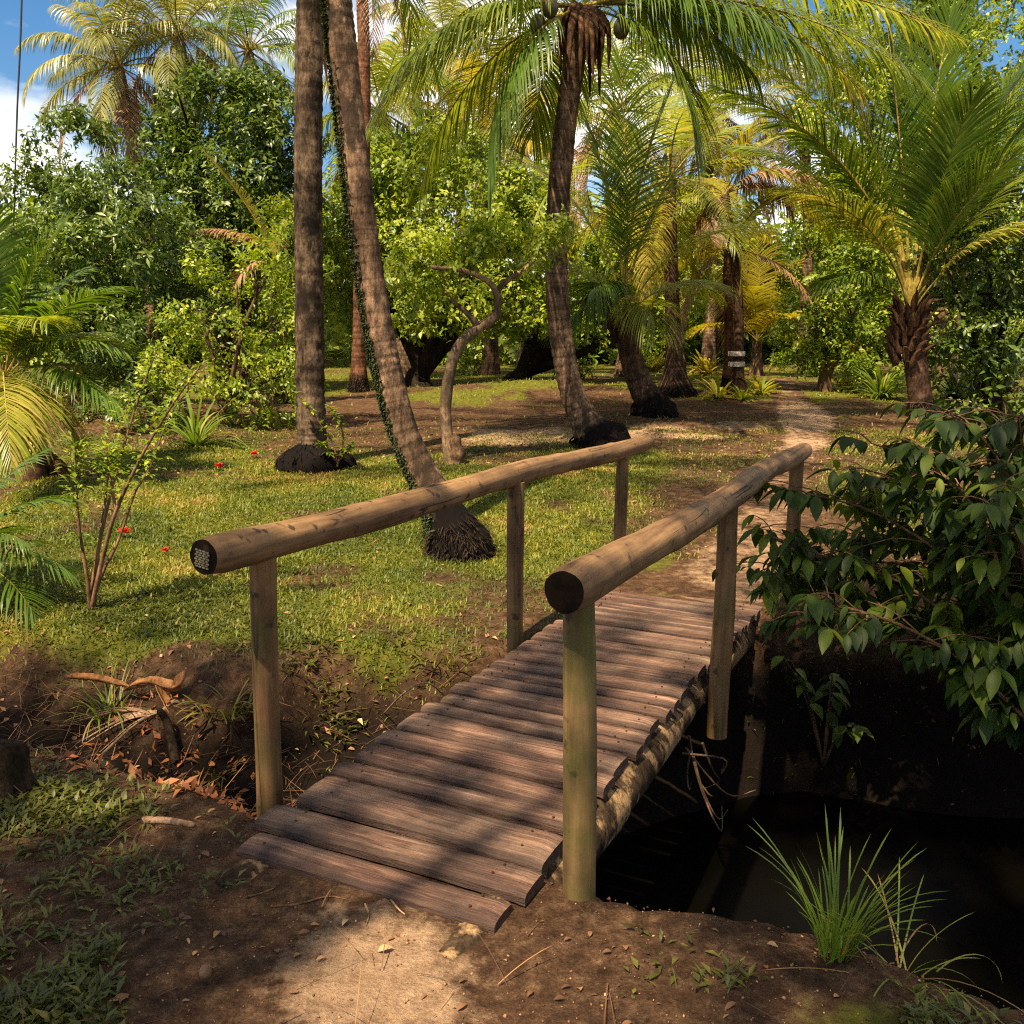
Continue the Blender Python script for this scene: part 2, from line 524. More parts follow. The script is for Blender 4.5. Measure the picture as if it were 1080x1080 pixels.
M['bark_log'] = bark_mat('dark log with flaking pale patches', (0.02, 0.014, 0.01), (0.075, 0.05, 0.03), 0, False, 0.012, patch=(0.32, 0.2, 0.1))


def wood_mat(name, lo, hi, axis, green=0.0, streak=26, crack=True):
    """round pole timber: grain along AXIS ((x,y,z) rotation), weathering streaks, optional algae"""
    m, nt, bs, out = new_mat(name)
    tc = nt.nodes.new('ShaderNodeTexCoord')
    mp = nt.nodes.new('ShaderNodeMapping')
    mp.inputs['Scale'].default_value = axis
    nt.links.new(tc.outputs['Object'], mp.inputs['Vector'])
    g = noise(nt, streak, 6, 0.62, mp.outputs['Vector'])
    col = ramp(nt, g, [(0.3, lo), (0.7, hi)])
    big = noise(nt, 3.0, 5, 0.65, tc.outputs['Object'])
    col = mix(nt, 0.75, col, mix(nt, 1.0, col, ramp(nt, big, [(0.33, (0.4, 0.36, 0.33)), (0.62, (1.25, 1.2, 1.15))]), 'MULTIPLY'))
    spots = noise(nt, 16, 3, 0.5, tc.outputs['Object'])
    col = mix(nt, ramp(nt, spots, [(0.62, (0, 0, 0)), (0.69, (0.9, 0.9, 0.9))]), col, (0.03, 0.018, 0.012))
    h = g
    if crack:
        cr = noise(nt, streak * 0.35, 2, 0.5, mp.outputs['Vector'])
        c2 = math_node(nt, 'ABSOLUTE', math_node(nt, 'SUBTRACT', cr, 0.5))
        cm = ramp(nt, c2, [(0.0, (1, 1, 1)), (0.012, (0, 0, 0))])
        gate = ramp(nt, noise(nt, 2.3, 2, 0.5, tc.outputs['Object']), [(0.5, (0, 0, 0)), (0.58, (1, 1, 1))])
        cf = mix(nt, 1.0, cm, gate, 'MULTIPLY')
        col = mix(nt, cf, col, (0.015, 0.01, 0.007))
        h = math_node(nt, 'SUBTRACT', g, math_node(nt, 'MULTIPLY', cf, 1.5))
    if green:
        gz = noise(nt, 5.0, 5, 0.6, tc.outputs['Object'])
        col = mix(nt, ramp(nt, gz, [(0.42, (0, 0, 0)), (0.66, (green, green, green))]), col, (0.055, 0.065, 0.008))
    nt.links.new(col, bs.inputs['Base Color'])
    bs.inputs['Roughness'].default_value = 0.72
    bs.inputs['Specular IOR Level'].default_value = 0.25
    bump(nt, bs, h, 0.6, 0.006)
    return m


M['rail_wood'] = wood_mat('weathered round handrail timber', (0.06, 0.032, 0.014), (0.255, 0.15, 0.068), (1, 0.05, 1))
M['post_wood'] = wood_mat('weathered round post timber', (0.07, 0.035, 0.015), (0.235, 0.13, 0.055), (1, 1, 0.05), 0.35)
M['post_green'] = wood_mat('algae stained post timber', (0.08, 0.05, 0.02), (0.21, 0.14, 0.06), (1, 1, 0.05), 0.7)
M['end_grain'] = wood_mat('black weathered end grain', (0.004, 0.003, 0.002), (0.016, 0.010, 0.007), (1, 1, 1), 0, 20)


M['end_grain'].node_tree.nodes['Principled BSDF'].inputs['Specular IOR Level'].default_value = 0.04


def plank_mat():
    m, nt, bs, out = new_mat('weathered red brown deck planks')
    tc = nt.nodes.new('ShaderNodeTexCoord')
    mp = nt.nodes.new('ShaderNodeMapping'); mp.inputs['Scale'].default_value = (1.2, 16, 10)
    off = nt.nodes.new('ShaderNodeCombineXYZ')
    nt.links.new(math_node(nt, 'MULTIPLY', attr(nt, 'v'), 37.0), off.inputs['X'])
    nt.links.new(math_node(nt, 'MULTIPLY', attr(nt, 'v'), 11.0), off.inputs['Z'])
    va = nt.nodes.new('ShaderNodeVectorMath'); va.operation = 'ADD'
    nt.links.new(tc.outputs['Object'], mp.inputs['Vector'])
    nt.links.new(mp.outputs['Vector'], va.inputs[0]); nt.links.new(off.outputs[0], va.inputs[1])
    g = noise(nt, 2.6, 9, 0.7, va.outputs[0], 0.6)
    col = ramp(nt, g, [(0.25, (0.020, 0.010, 0.007)), (0.45, (0.125, 0.066, 0.044)), (0.7, (0.33, 0.205, 0.14))])
    mp2 = nt.nodes.new('ShaderNodeMapping'); mp2.inputs['Scale'].default_value = (4, 150, 60)
    nt.links.new(tc.outputs['Object'], mp2.inputs['Vector'])
    fib = noise(nt, 1.0, 5, 0.7, mp2.outputs['Vector'], 0.3)
    col = mix(nt, 0.85, col, mix(nt, 1.0, col, ramp(nt, fib, [(0.36, (0.3, 0.27, 0.25)), (0.5, (1, 1, 1)), (0.68, (1.4, 1.36, 1.3))]), 'MULTIPLY'))
    tint = ramp(nt, attr(nt, 'v'), [(0, (0.75, 0.68, 0.66)), (0.5, (1, 0.98, 0.96)), (1, (1.22, 1.14, 1.1))])
    col = mix(nt, 1.0, col, tint, 'MULTIPLY')
    dust = noise(nt, 2.3, 6, 0.65, tc.outputs['Object'])
    col = mix(nt, ramp(nt, dust, [(0.48, (0, 0, 0)), (0.7, (0.55, 0.55, 0.55))]), col, (0.32, 0.225, 0.155))
    blotchy = noise(nt, 3.1, 5, 0.6, position(nt))
    col = mix(nt, ramp(nt, blotchy, [(0.32, (0.75, 0.75, 0.75)), (0.47, (0, 0, 0))]), col, (0.04, 0.022, 0.016))  # darker brown patches scattered at random
    # plank edges coloured dark so the gaps between them read as shaded
    col = mix(nt, ramp(nt, attr(nt, 'w'), [(0.0, (0, 0, 0)), (1.0, (0.8, 0.8, 0.8))]), col, (0.03, 0.017, 0.013))
    nt.links.new(col, bs.inputs['Base Color'])
    rg = ramp(nt, g, [(0.3, (0.55, 0.55, 0.55)), (0.7, (0.82, 0.82, 0.82))])
    nt.links.new(rg, bs.inputs['Roughness'])
    bs.inputs['Specular IOR Level'].default_value = 0.3
    fine = noise(nt, 60, 4, 0.7, tc.outputs['Object'])
    bump(nt, bs, math_node(nt, 'ADD', math_node(nt, 'ADD', g, math_node(nt, 'MULTIPLY', fib, 0.5)), math_node(nt, 'MULTIPLY', fine, 0.25)), 1.0, 0.014)
    return m


M['plank'] = plank_mat()


def ground_mat():
    m, nt, bs, out = new_mat('soil, sand and turf')
    pos = position(nt)
    n1 = noise(nt, 2.2, 9, 0.68, pos)
    n2 = noise(nt, 14, 8, 0.7, pos)
    n3 = noise(nt, 90, 7, 0.78, pos)
    dirt = ramp(nt, n2, [(0.28, (0.028, 0.014, 0.008)), (0.5, (0.10, 0.056, 0.031)), (0.72, (0.225, 0.14, 0.08))])
    dirt = mix(nt, 0.55, dirt, mix(nt, 1.0, dirt, ramp(nt, n1, [(0.35, (0.5, 0.45, 0.42)), (0.65, (1.4, 1.3, 1.2))]), 'MULTIPLY'))
    speck = ramp(nt, n3, [(0.36, (0.35, 0.3, 0.28)), (0.55, (1, 1, 1)), (0.7, (1.35, 1.28, 1.2))])
    dirt = mix(nt, 0.8, dirt, mix(nt, 1.0, dirt, speck, 'MULTIPLY'))
    sand = ramp(nt, n2, [(0.3, (0.25, 0.15, 0.085)), (0.7, (0.48, 0.32, 0.195))])
    sand = mix(nt, 0.45, sand, mix(nt, 1.0, sand, speck, 'MULTIPLY'))
    turf = ramp(nt, n2, [(0.3, (0.045, 0.05, 0.008)), (0.55, (0.11, 0.11, 0.014)), (0.75, (0.19, 0.155, 0.03))])
    # v carries sand (0..1), w carries turf (0..1), edges broken up by noise
    jit = math_node(nt, 'MULTIPLY', math_node(nt, 'SUBTRACT', n1, 0.5), 1.1)
    jit2 = math_node(nt, 'MULTIPLY', math_node(nt, 'SUBTRACT', n2, 0.5), 0.8)
    tf = math_node(nt, 'ADD', math_node(nt, 'ADD', attr(nt, 'w'), jit), jit2)
    sf = math_node(nt, 'ADD', math_node(nt, 'ADD', attr(nt, 'v'), jit), jit2)
    col = mix(nt, ramp(nt, tf, [(0.35, (0, 0, 0)), (0.7, (1, 1, 1))]), dirt, turf)
    col = mix(nt, ramp(nt, sf, [(0.35, (0, 0, 0)), (0.75, (1, 1, 1))]), col, sand)
    mud_shade = nt.nodes.new('ShaderNodeSeparateXYZ'); nt.links.new(pos, mud_shade.inputs[0])
    col = mix(nt, ramp(nt, math_node(nt, 'MULTIPLY', mud_shade.outputs['Z'], -1.0), [(0.06, (0, 0, 0)), (0.36, (0.97, 0.97, 0.97))]), col, (0.009, 0.006, 0.004))  # ground below the banks painted near-black: damp soil plus the creek's shade
    nt.links.new(col, bs.inputs['Base Color'])
    bs.inputs['Roughness'].default_value = 0.95
    bs.inputs['Specular IOR Level'].default_value = 0.1
    hh = math_node(nt, 'ADD', n2, math_node(nt, 'MULTIPLY', n3, 0.35))
    bump(nt, bs, hh, 1.0, 0.045)
    return m


M['ground'] = ground_mat()


def plain_mat(name, color, rough=0.6, metal=0.0, nscale=20, var=0.35):
    m, nt, bs, out = new_mat(name)
    nz = noise(nt, nscale, 5, 0.65, position(nt))
    col = mix(nt, ramp(nt, nz, [(0.35, (1, 1, 1)), (0.65, (0, 0, 0))]), color, tuple(c * (1 - var) for c in color))
    nt.links.new(col, bs.inputs['Base Color'])
    bs.inputs['Roughness'].default_value = rough
    bs.inputs['Metallic'].default_value = metal
    bump(nt, bs, nz, 0.4, 0.004)
    return m


M['water'] = plain_mat('creek water blackened for shade', (0.0018, 0.0015, 0.001), 0.3, 0.0, 3, 0.3)  # black colour stands in for the deep shade over the creek
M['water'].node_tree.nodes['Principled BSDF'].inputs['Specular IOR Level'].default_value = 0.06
M['steel'] = plain_mat('dull galvanised nail plate', (0.20, 0.17, 0.115), 0.6, 0.2, 60, 0.5)
M['nail'] = plain_mat('rusty nail head', (0.09, 0.04, 0.02), 0.6, 0.6, 80, 0.5)
M['coconut'] = plain_mat('green brown coconut husk', (0.085, 0.075, 0.02), 0.6, 0, 9, 0.6)
M['husk'] = plain_mat('brown dry husk', (0.17, 0.085, 0.04), 0.8, 0, 30, 0.6)
M['cable'] = plain_mat('black cable sheath', (0.012, 0.012, 0.014), 0.5)
M['whitewash'] = plain_mat('flaking whitewash', (0.5, 0.42, 0.34), 0.8, 0, 25, 0.55)
M['spathe'] = bark_mat('dry palm sheath', (0.16, 0.07, 0.028), (0.44, 0.22, 0.09), 0, False, 0.006)
M['stump'] = bark_mat('rotten stump wood', (0.012, 0.009, 0.007), (0.06, 0.04, 0.025), 0, False, 0.03)

# ------------------------------------------------------------------ ground, path and water
path_px = [(770, 606), (795, 560), (826, 510), (846, 472), (852, 450), (844, 432), (830, 416), (832, 406), (826, 400)]
PATH = np.array([on_ground(*p)[:2] for p in path_px])
PATH = spline(PATH, 60)
PATH_W = np.interp(np.linspace(0, 1, 60), [0, 0.15, 0.4, 0.6, 0.8, 1], [0.40, 0.28, 0.30, 0.46, 0.32, 0.3])
SAND = on_ground(400, 1010)[:2]


def path_mask(x, y):
    x = np.asarray(x, float); y = np.asarray(y, float)
    best = np.full(x.shape, 9.0)
    for (cx, cy), w in zip(PATH, PATH_W):
        best = np.minimum(best, np.hypot((x - cx), (y - cy) * 0.6) / w)
    return 1 - sstep(0.45, 1.25, best)


def sand_mask(x, y):
    near = np.exp(-(((x - SAND[0]) / 0.30) ** 2 + ((y - SAND[1] + 0.1) / 0.36) ** 2)) * 1.0  # sandy spot in front, at full strength to paint its pool of light
    glade = (np.exp(-(((x - 0.2) / 2.2) ** 2 + ((y - 13.0) / 1.0) ** 2)) * 0.75 + np.exp(-(((x - 3.0) / 2.2) ** 2 + ((y - 13.5) / 1.6) ** 2)) * 0.5) * sstep(0.38, 0.62, fbm(x * 0.9, y * 2.2, 23, 4)) * 1.2
    return np.clip(path_mask(x, y) * (0.38 + 0.62 * np.exp(-((y - PATH[34][1]) / 1.8) ** 2) + 0.25 * sstep(9, 6, y)) + near + glade, 0, 1)  # path sand peaks partway along, painting in the sunlit patch there


def turf_mask(x, y):
    """how grassy the ground is"""
    x = np.asarray(x, float); y = np.asarray(y, float)
    k, dep = creek(x, y)
    c, s = creek_coords(x, y)
    lawn = sstep(1.5, 2.1, s - 0.15 * c) * sstep(0.9, -0.3, x - (y - 6) * 0.30) * sstep(12.6, 10.6, y + 0.1 * x)
    lawn = lawn * (1 - 0.9 * np.exp(-(((x - 0.05) / 0.9) ** 2 + ((y - 5.9) / 0.75) ** 2)))
    glade = 0.42 * sstep(8.5, 7.0, y) * sstep(4.6, 5.6, y) * sstep(-0.5, 0.6, x) * sstep(3.0, 2.0, x)
    rightside = 0.3 * sstep(2.2, 3.0, x - (y - 8) * 0.28) * sstep(6.5, 7.5, y)
    far = 0.75 * sstep(15.5, 18, y)
    fore = 0.52 * sstep(-0.55, -1.0, x + 0.1 * y) * sstep(0.35, -0.1, s)
    fore2 = 0.6 * sstep(0.2, 0.7, x) * sstep(0.35, 0.0, s)
    brown = 0.2 * sstep(8.5, 10, y) * sstep(16, 14, y)
    t = np.maximum.reduce([lawn, brown, glade, rightside, far, fore, fore2])
    t = t * (1 - sstep(0.3, 0.75, k) * (1 - 0.7 * sstep(-1.2, -1.5, c) * sstep(-2.6, -2.1, c))) * (1 - path_mask(x, y))
    patch = fbm(x * 1.1, y * 1.1, 41, 4)
    return np.clip(t * (0.25 + 1.2 * sstep(0.34, 0.6, patch)), 0, 1)


def axis_pts(dense0, dense1, step, lo, hi, grow=1.09):
    mid = list(np.arange(dense0, dense1, step))
    a, st = dense1, step
    while a < hi:
        mid.append(a); st *= grow; a += st
    mid.append(hi)
    a, st, low = dense0, step, []
    while a > lo:
        st *= grow; a -= st; low.append(max(a, lo))
    return np.array(sorted(set(low)) + mid)


gx = axis_pts(-4.2, 4.2, 0.05, -420, 420)
gy = axis_pts(1.4, 9.0, 0.05, -25, 520, 1.06)
X, Y = np.meshgrid(gx, gy, indexing='xy')
Z = ground_z(X, Y)
PM = path_mask(X, Y)
ny, nx = X.shape
ii, jj = np.meshgrid(np.arange(ny - 1), np.arange(nx - 1), indexing='ij')
quads = np.stack([ii * nx + jj, ii * nx + jj + 1, (ii + 1) * nx + jj + 1, (ii + 1) * nx + jj], -1).reshape(-1, 4)
fm = (PM[:-1, :-1] + PM[1:, :-1] + PM[:-1, 1:] + PM[1:, 1:]).reshape(-1) / 4
allv = np.stack([X, Y, Z], -1).reshape(-1, 3)
sv, tv = sand_mask(X, Y).ravel(), turf_mask(X, Y).ravel()
for nm, sel in (('ground', fm <= 0.5), ('dirt_path', fm > 0.5)):
    q = quads[sel]
    used, inv = np.unique(q, return_inverse=True)
    g = Mesh()
    g.add(allv[used], [inv.reshape(-1, 4)], sv[used], tv[used])
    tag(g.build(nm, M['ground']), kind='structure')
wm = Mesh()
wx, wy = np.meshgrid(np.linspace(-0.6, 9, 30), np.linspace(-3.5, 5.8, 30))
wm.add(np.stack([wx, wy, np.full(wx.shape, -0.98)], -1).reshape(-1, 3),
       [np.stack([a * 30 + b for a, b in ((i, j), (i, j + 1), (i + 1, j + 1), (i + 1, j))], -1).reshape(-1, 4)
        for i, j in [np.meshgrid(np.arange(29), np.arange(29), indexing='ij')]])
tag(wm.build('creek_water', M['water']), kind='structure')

# ------------------------------------------------------------------ ground cover: turf, weeds, fallen leaves, straw
def scatter(n, x0, x1, y0, y1, mask, near=True):
    """points kept with probability mask, denser towards the camera"""
    x = RNG.uniform(x0, x1, n)
    u = RNG.uniform(0, 1, n)
    y = y0 * (y1 / y0) ** u if near else y0 + (y1 - y0) * u
    keep = (RNG.uniform(0, 1, n) < mask(x, y)) & (np.abs(x) < 0.62 * y + 0.6)
    x, y = x[keep], y[keep]
    return np.stack([x, y, ground_z(x, y)], -1)


def off_deck(x, y):
    c, s = creek_coords(x, y)
    return ~((np.abs(c) < 0.52) & (s > -0.12) & (s < 4.5))


g = Mesh()
p = scatter(560000, -7, 6.5, 4.3, 13.5, lambda x, y: turf_mask(x, y) * off_deck(x, y) * 1.1)
n = len(p)
dist = np.hypot(p[:, 0], p[:, 1])
dry = fbm(p[:, 0] * 0.9, p[:, 1] * 0.9, 88, 3)
dry2 = fbm(p[:, 0] * 3.1, p[:, 1] * 3.1, 29, 3)
val = np.clip(RNG.normal(0.32, 0.2, n) + 1.2 * (dry - 0.5) + 0.9 * (dry2 - 0.5) + 0.05, 0, 1)
blades(g, p - [0, 0, 0.006], RNG.uniform(0, 6.28, n), RNG.uniform(0.1, 0.9, n), RNG.uniform(0.02, 0.055, n) * (0.6 + 0.9 * fbm(p[:, 0] * 2.5, p[:, 1] * 2.5, 12, 3)), 0.0035 + 0.0008 * dist, val, RNG.uniform(0.2, 0.9, n), 2)
p = scatter(120000, -30, 34, 13.0, 45, lambda x, y: turf_mask(x, y))
n = len(p)
blades(g, p - [0, 0, 0.01], RNG.uniform(0, 6.28, n), RNG.uniform(0.1, 0.9, n), RNG.uniform(0.05, 0.11, n), 0.018, np.clip(RNG.normal(0.5, 0.25, n), 0, 1), 0.6, 2)
tag(g.build('lawn_grass', M['grass'], smooth=False), 'short yellow green turf covering the lawn beyond the bridge', 'grass', kind='stuff')

g = Mesh()
def weed_mask(x, y):
    c, s = creek_coords(x, y)
    t = turf_mask(x, y) * sstep(0.45, 0.1, s) * off_deck(x, y)
    bank = 0.5 * sstep(1.4, 1.7, s) * sstep(2.6, 2.0, s) * (c < -1.2)
    return np.maximum(t * 1.5, bank) * sstep(0.42, 0.58, fbm(x * 2.6, y * 2.6, 61, 3))
p = scatter(60000, -3.4, 3.0, 1.55, 6.0, weed_mask)
k = 4
p = np.repeat(p, k, 0); n = len(p)
az = RNG.uniform(0, 6.28, n); el = RNG.uniform(0.1, 1.1, n)
d = np.stack([np.cos(az) * np.cos(el), np.sin(az) * np.cos(el), np.sin(el)], -1)
stem = RNG.uniform(0.0, 0.03, n)[:, None]
leaves(g, p + d * stem + RNG.normal(0, 0.008, (n, 3)) * [1, 1, 0.2], d, np.array([0, 0, 1.0]), RNG.uniform(0.02, 0.06, n), RNG.uniform(0.008, 0.019, n), np.clip(RNG.normal(0.45, 0.25, n), 0, 1), 0.3)
p = scatter(16000, -3.4, 3.0, 1.55, 6.0, lambda x, y: weed_mask(x, y) * 1.0)
n = len(p)
blades(g, p, RNG.uniform(0, 6.28, n), RNG.uniform(0.1, 0.7, n), RNG.uniform(0.03, 0.09, n), 0.0035, np.clip(RNG.normal(0.5, 0.25, n), 0, 1), 0.7, 3)
tag(g.build('ground_weeds', M['weed']), 'low dark weeds growing in patches on the near bank', 'weeds', kind='stuff')

g = Mesh()
def litter_mask(x, y):
    k, dep = creek(x, y)
    c, s = creek_coords(x, y)
    m_ = 0.35 + 0.9 * sstep(0.1, 0.5, k) * (c < 0.4) + 0.5 * sstep(9, 11, y) * sstep(16, 14, y)
    return np.clip(m_ * off_deck(x, y) * (1 - 0.8 * path_mask(x, y)), 0, 1) * (0.3 + fbm(x * 1.7, y * 1.7, 19, 3))
p = scatter(15000, -6, 6, 1.5, 15, litter_mask)
nearp, p = p[p[:, 1] < 4.6], p[p[:, 1] >= 4.6]
n = len(nearp)
az = RNG.uniform(0, 6.28, n)
ln = RNG.uniform(0.012, 0.05, n) * RNG.uniform(0.6, 1.0, n)
big_leaves(g, nearp + [0, 0, 0.006], np.stack([np.cos(az), np.sin(az), RNG.uniform(0.0, 0.75, n)], -1), ln, ln * RNG.uniform(0.25, 0.6, n), RNG.uniform(0, 1, n) ** 1.3)
n = len(p)
az = RNG.uniform(0, 6.28, n)
d = np.stack([np.cos(az), np.sin(az), RNG.normal(0.05, 0.25, n)], -1)
far = 1 + 0.06 * p[:, 1]
leaves(g, p + [0, 0, 0.008], d, np.stack([RNG.normal(0, .4, n), RNG.normal(0, .4, n), np.ones(n)], -1), RNG.uniform(0.015, 0.05, n) * far, RNG.uniform(0.008, 0.022, n) * far, RNG.uniform(0, 1, n), RNG.uniform(-0.3, 0.4, n)[:, None], 0.4)
tag(g.build('leaf_litter', M['litter']), 'brown dry leaves strewn over the soil and lawn', 'fallen leaves', kind='stuff')

g = Mesh()
p = scatter(9000, -2.5, 2.6, 1.5, 4.0, lambda x, y: off_deck(x, y) * (0.2 + fbm(x * 3, y * 3, 37, 3)))
n = len(p)
rz = RNG.uniform(0.0015, 0.006, n) * RNG.uniform(0.5, 1.2, n)
oc = np.array([[1, 0, 0], [0, 1, 0], [-1, 0, 0], [0, -1, 0], [0, 0, 0.8], [0, 0, -0.6]], float)
V = p[:, None] + (oc[None] + RNG.normal(0, 0.22, (n, 6, 3))) * rz[:, None, None] + np.array([0, 0, 0.002])
of = np.arange(n)[:, None] * 6
g.add(V.reshape(-1, 3), [np.concatenate([of + [list(t_)] for t_ in ((0, 1, 4), (1, 2, 4), (2, 3, 4), (3, 0, 4), (1, 0, 5), (2, 1, 5), (3, 2, 5), (0, 3, 5))])], np.repeat(RNG.uniform(0, 1, n), 6))
tag(g.build('soil_grit', M['litter']), 'small crumbs of soil and grit on the bare ground', 'grit', kind='stuff')

g = Mesh()
def straw_mask(x, y):
    k, dep = creek(x, y)
    c, s = creek_coords(x, y)
    return np.clip(sstep(0.05, 0.5, k) * (c < 0.3) * off_deck(x, y) + 0.03 * sstep(0.4, 0.1, s) * off_deck(x, y), 0, 1)
p = scatter(22000, -3.6, 3, 1.6, 7, straw_mask)
n = len(p)
blades(g, p + [0, 0, 0.01], RNG.uniform(0, 6.28, n), RNG.uniform(0.9, 1.6, n), RNG.uniform(0.05, 0.26, n), RNG.uniform(0.0015, 0.004, n), RNG.uniform(0, 0.85, n) ** 1.5, RNG.uniform(-0.1, 0.4, n), 4)
tag(g.build('dry_straw', M['litter']), 'dry straw and root fibres covering the creek bank', 'straw', kind='stuff')

# ------------------------------------------------------------------ the footbridge
def bridge_pt(s, q, z):
    xy = BO + BD * s + BR * q
    return np.array([xy[0], xy[1], z])


DECK_L = 4.42
def deck_z(s):
    return 0.055 - 0.085 * s / DECK_L + 0.05 * math.sin(math.pi * max(0, min(1, s / DECK_L)))


bridge = thing('wooden_footbridge', bridge_pt(0, 0, 0), 'narrow wooden plank footbridge with round log handrails crossing the dark creek', 'bridge')
ANG = math.atan2(BR[1], BR[0])
bridge.rotation_euler = (0, 0, ANG)


def blocal(pt):
    """world point -> the bridge's own frame (x across, y along)"""
    r = np.asarray(pt, float) - np.array([BO[0], BO[1], 0])
    return np.array([r[0] * BR[0] + r[1] * BR[1], r[0] * BD[0] + r[1] * BD[1], r[2]])


def bpart(mesh, name, mats, parent=bridge, smooth=True, origin=(0, 0, 0)):
    o = mesh.build(name, mats, None, smooth, origin)
    o.parent = parent
    return o


deck = Mesh()
s = 0.0
widths = [0.15, 0.16, 0.235, 0.12, 0.175, 0.15, 0.205, 0.125]
i = 0
rb = random.Random(5)
while s < DECK_L - 0.05:
    w = widths[i] if i < len(widths) else rb.choice([0.09, 0.11, 0.13, 0.15, 0.17, 0.12])
    gap = rb.uniform(0.016, 0.036)
    s1 = s + w - gap
    zl = deck_z(s) + rb.uniform(-0.011, 0.010) - (0.028 if i == 0 else 0)
    zr = deck_z(s) + rb.uniform(-0.011, 0.010) - (0.028 if i == 0 else 0)
    x0 = -0.485 + rb.uniform(-0.022, 0.012); x1 = 0.485 + rb.uniform(-0.012, 0.014)
    if i == 0: x0, x1 = -0.475, 0.475
    if i == 1: x0, x1 = -0.53, 0.505
    th = 0.038
    skew = rb.uniform(-0.012, 0.012)
    nxs, prof = 26, [(0, -th), (0.0, -0.012), (0.010, -0.002), (0.026, 0.0015), (0.5, 0.004), (-0.026, 0.0015), (-0.010, -0.002), (0, -0.012), (0, -th)]
    xs = np.linspace(x0, x1, nxs)
    rows = []; ws = []
    wave0 = (fbm(xs * 3 + i * 7, xs * 0 + i, 5, 3) - 0.5) * 0.020
    wave1 = (fbm(xs * 3 + i * 13, xs * 0 + i + 50, 6, 3) - 0.5) * 0.020
    for kk, (a, dz) in enumerate(prof):
        t = (xs - x0) / (x1 - x0)
        ylo = s + skew * (t - 0.5) + wave0; yhi = s1 + skew * (t - 0.5) + wave1
        if kk <= 3: yy = ylo + a
        elif kk == 4: yy = (ylo + yhi) / 2
        else: yy = yhi + a
        endw = 0.006 * (np.minimum(t, 1 - t) < 0.03)
        zz = zl * (1 - t) + zr * t + dz + (fbm(xs * 6 + i * 3, yy * 30, 8, 3) - 0.5) * 0.007 - endw
        rows.append(np.stack([xs, yy, zz], -1))
        ws.append(np.full(nxs, 1.0 if kk in (0, 1, 7, 8) else 0.95 if kk in (2, 6) else 0.42 if kk in (3, 5) else 0.0))
    R_ = np.stack(rows, 0)
    np_ = len(prof)
    a_, b_ = np.meshgrid(np.arange(np_ - 1), np.arange(nxs - 1), indexing='ij')
    q = np.stack([a_ * nxs + b_, a_ * nxs + b_ + 1, (a_ + 1) * nxs + b_ + 1, (a_ + 1) * nxs + b_], -1).reshape(-1, 4)
    pv = rb.random()
    deck.add(R_.reshape(-1, 3), [q], pv, np.concatenate(ws))
    for e in (0, nxs - 1):
        c = R_[:, e, :]
        deck.add(np.vstack([c, c.mean(0)[None]]), [np.array([[k_, (k_ + 1) % np_, np_] for k_ in range(np_)])], pv, 0.8)
    for xn in (-0.40, 0.40):           # rusty nail heads over the beams
        for yn in (s + w * 0.28, s + w * 0.70):
            xq, yq = xn + rb.uniform(-0.03, 0.03), yn + rb.uniform(-0.008, 0.008)
            th_ = np.linspace(0, 6.28, 8, endpoint=False)
            zt = zl + (zr - zl) * (xq - x0) / (x1 - x0) + 0.0075
            ring_ = np.stack([xq + 0.0045 * np.cos(th_), yq + 0.0045 * np.sin(th_), np.full(8, zt)], -1)
            deck.add(np.vstack([ring_, ring_ - [0, 0, 0.01]]), [np.array([[0, 1, 2, 3], [0, 3, 4, 7], [4, 5, 6, 7]]), np.array([[k_ + 8, (k_ + 1) % 8 + 8, (k_ + 1) % 8, k_] for k_ in range(8)])], 0, 0, 1)
    s += w
    i += 1
bpart(deck, 'plank_deck', [M['plank'], M['nail']], smooth=False)

# log beams under the planks
for q_ in (0.40, -0.40):
    b = Mesh()
    sv_ = np.linspace(-0.15, 4.75, 60)
    path = np.stack([np.full(60, q_) + 0.02 * np.sin(sv_ * 1.3), sv_, [deck_z(t_) - 0.155 for t_ in sv_]], -1)
    tube(b, path, 0.105 + 0.012 * np.sin(sv_ * 2.1), 18, rough=0.10, seed=3)
    bpart(b, 'log_beam', M['bark_log'])


def log_end_nail_plate(parent, centre, axis):
    """galvanised anti-split plate: a square sheet with rows of punched teeth"""
    ax = nrm(axis)
    u = nrm(np.cross(ax, [0, 0, 1.0])); w_ = np.cross(u, ax)
    ca, sa = math.cos(0.15), math.sin(0.15)
    u, w_ = u * ca + w_ * sa, w_ * ca - u * sa
    pm = Mesh()
    def slab(cu, cw, hu, hw, d0, d1, mi):
        c = np.array([[a, b_, d] for d in (d0, d1) for a, b_ in ((-hu, -hw), (hu, -hw), (hu, hw), (-hu, hw))])
        V = centre + (c[:, :1] + cu) * u + (c[:, 1:2] + cw) * w_ + c[:, 2:3] * ax
        pm.add(V, [np.array([[0, 1, 2, 3], [7, 6, 5, 4], [0, 4, 5, 1], [1, 5, 6, 2], [2, 6, 7, 3], [3, 7, 4, 0]])], 0, 0, mi)
    slab(0, 0, 0.031, 0.031, 0.001, 0.003, 1)
    for r_ in range(8):
        for c_ in range(4):
            o_ = 0.0065 if r_ % 2 else 0
            slab(-0.0245 + c_ * 0.0148 + o_ * 0.7, -0.027 + r_ * 0.0077, 0.0056, 0.0023, 0.003, 0.0055, 0)
    return bpart(pm, 'nail_plate', [M['steel'], M['end_grain']], parent, False)


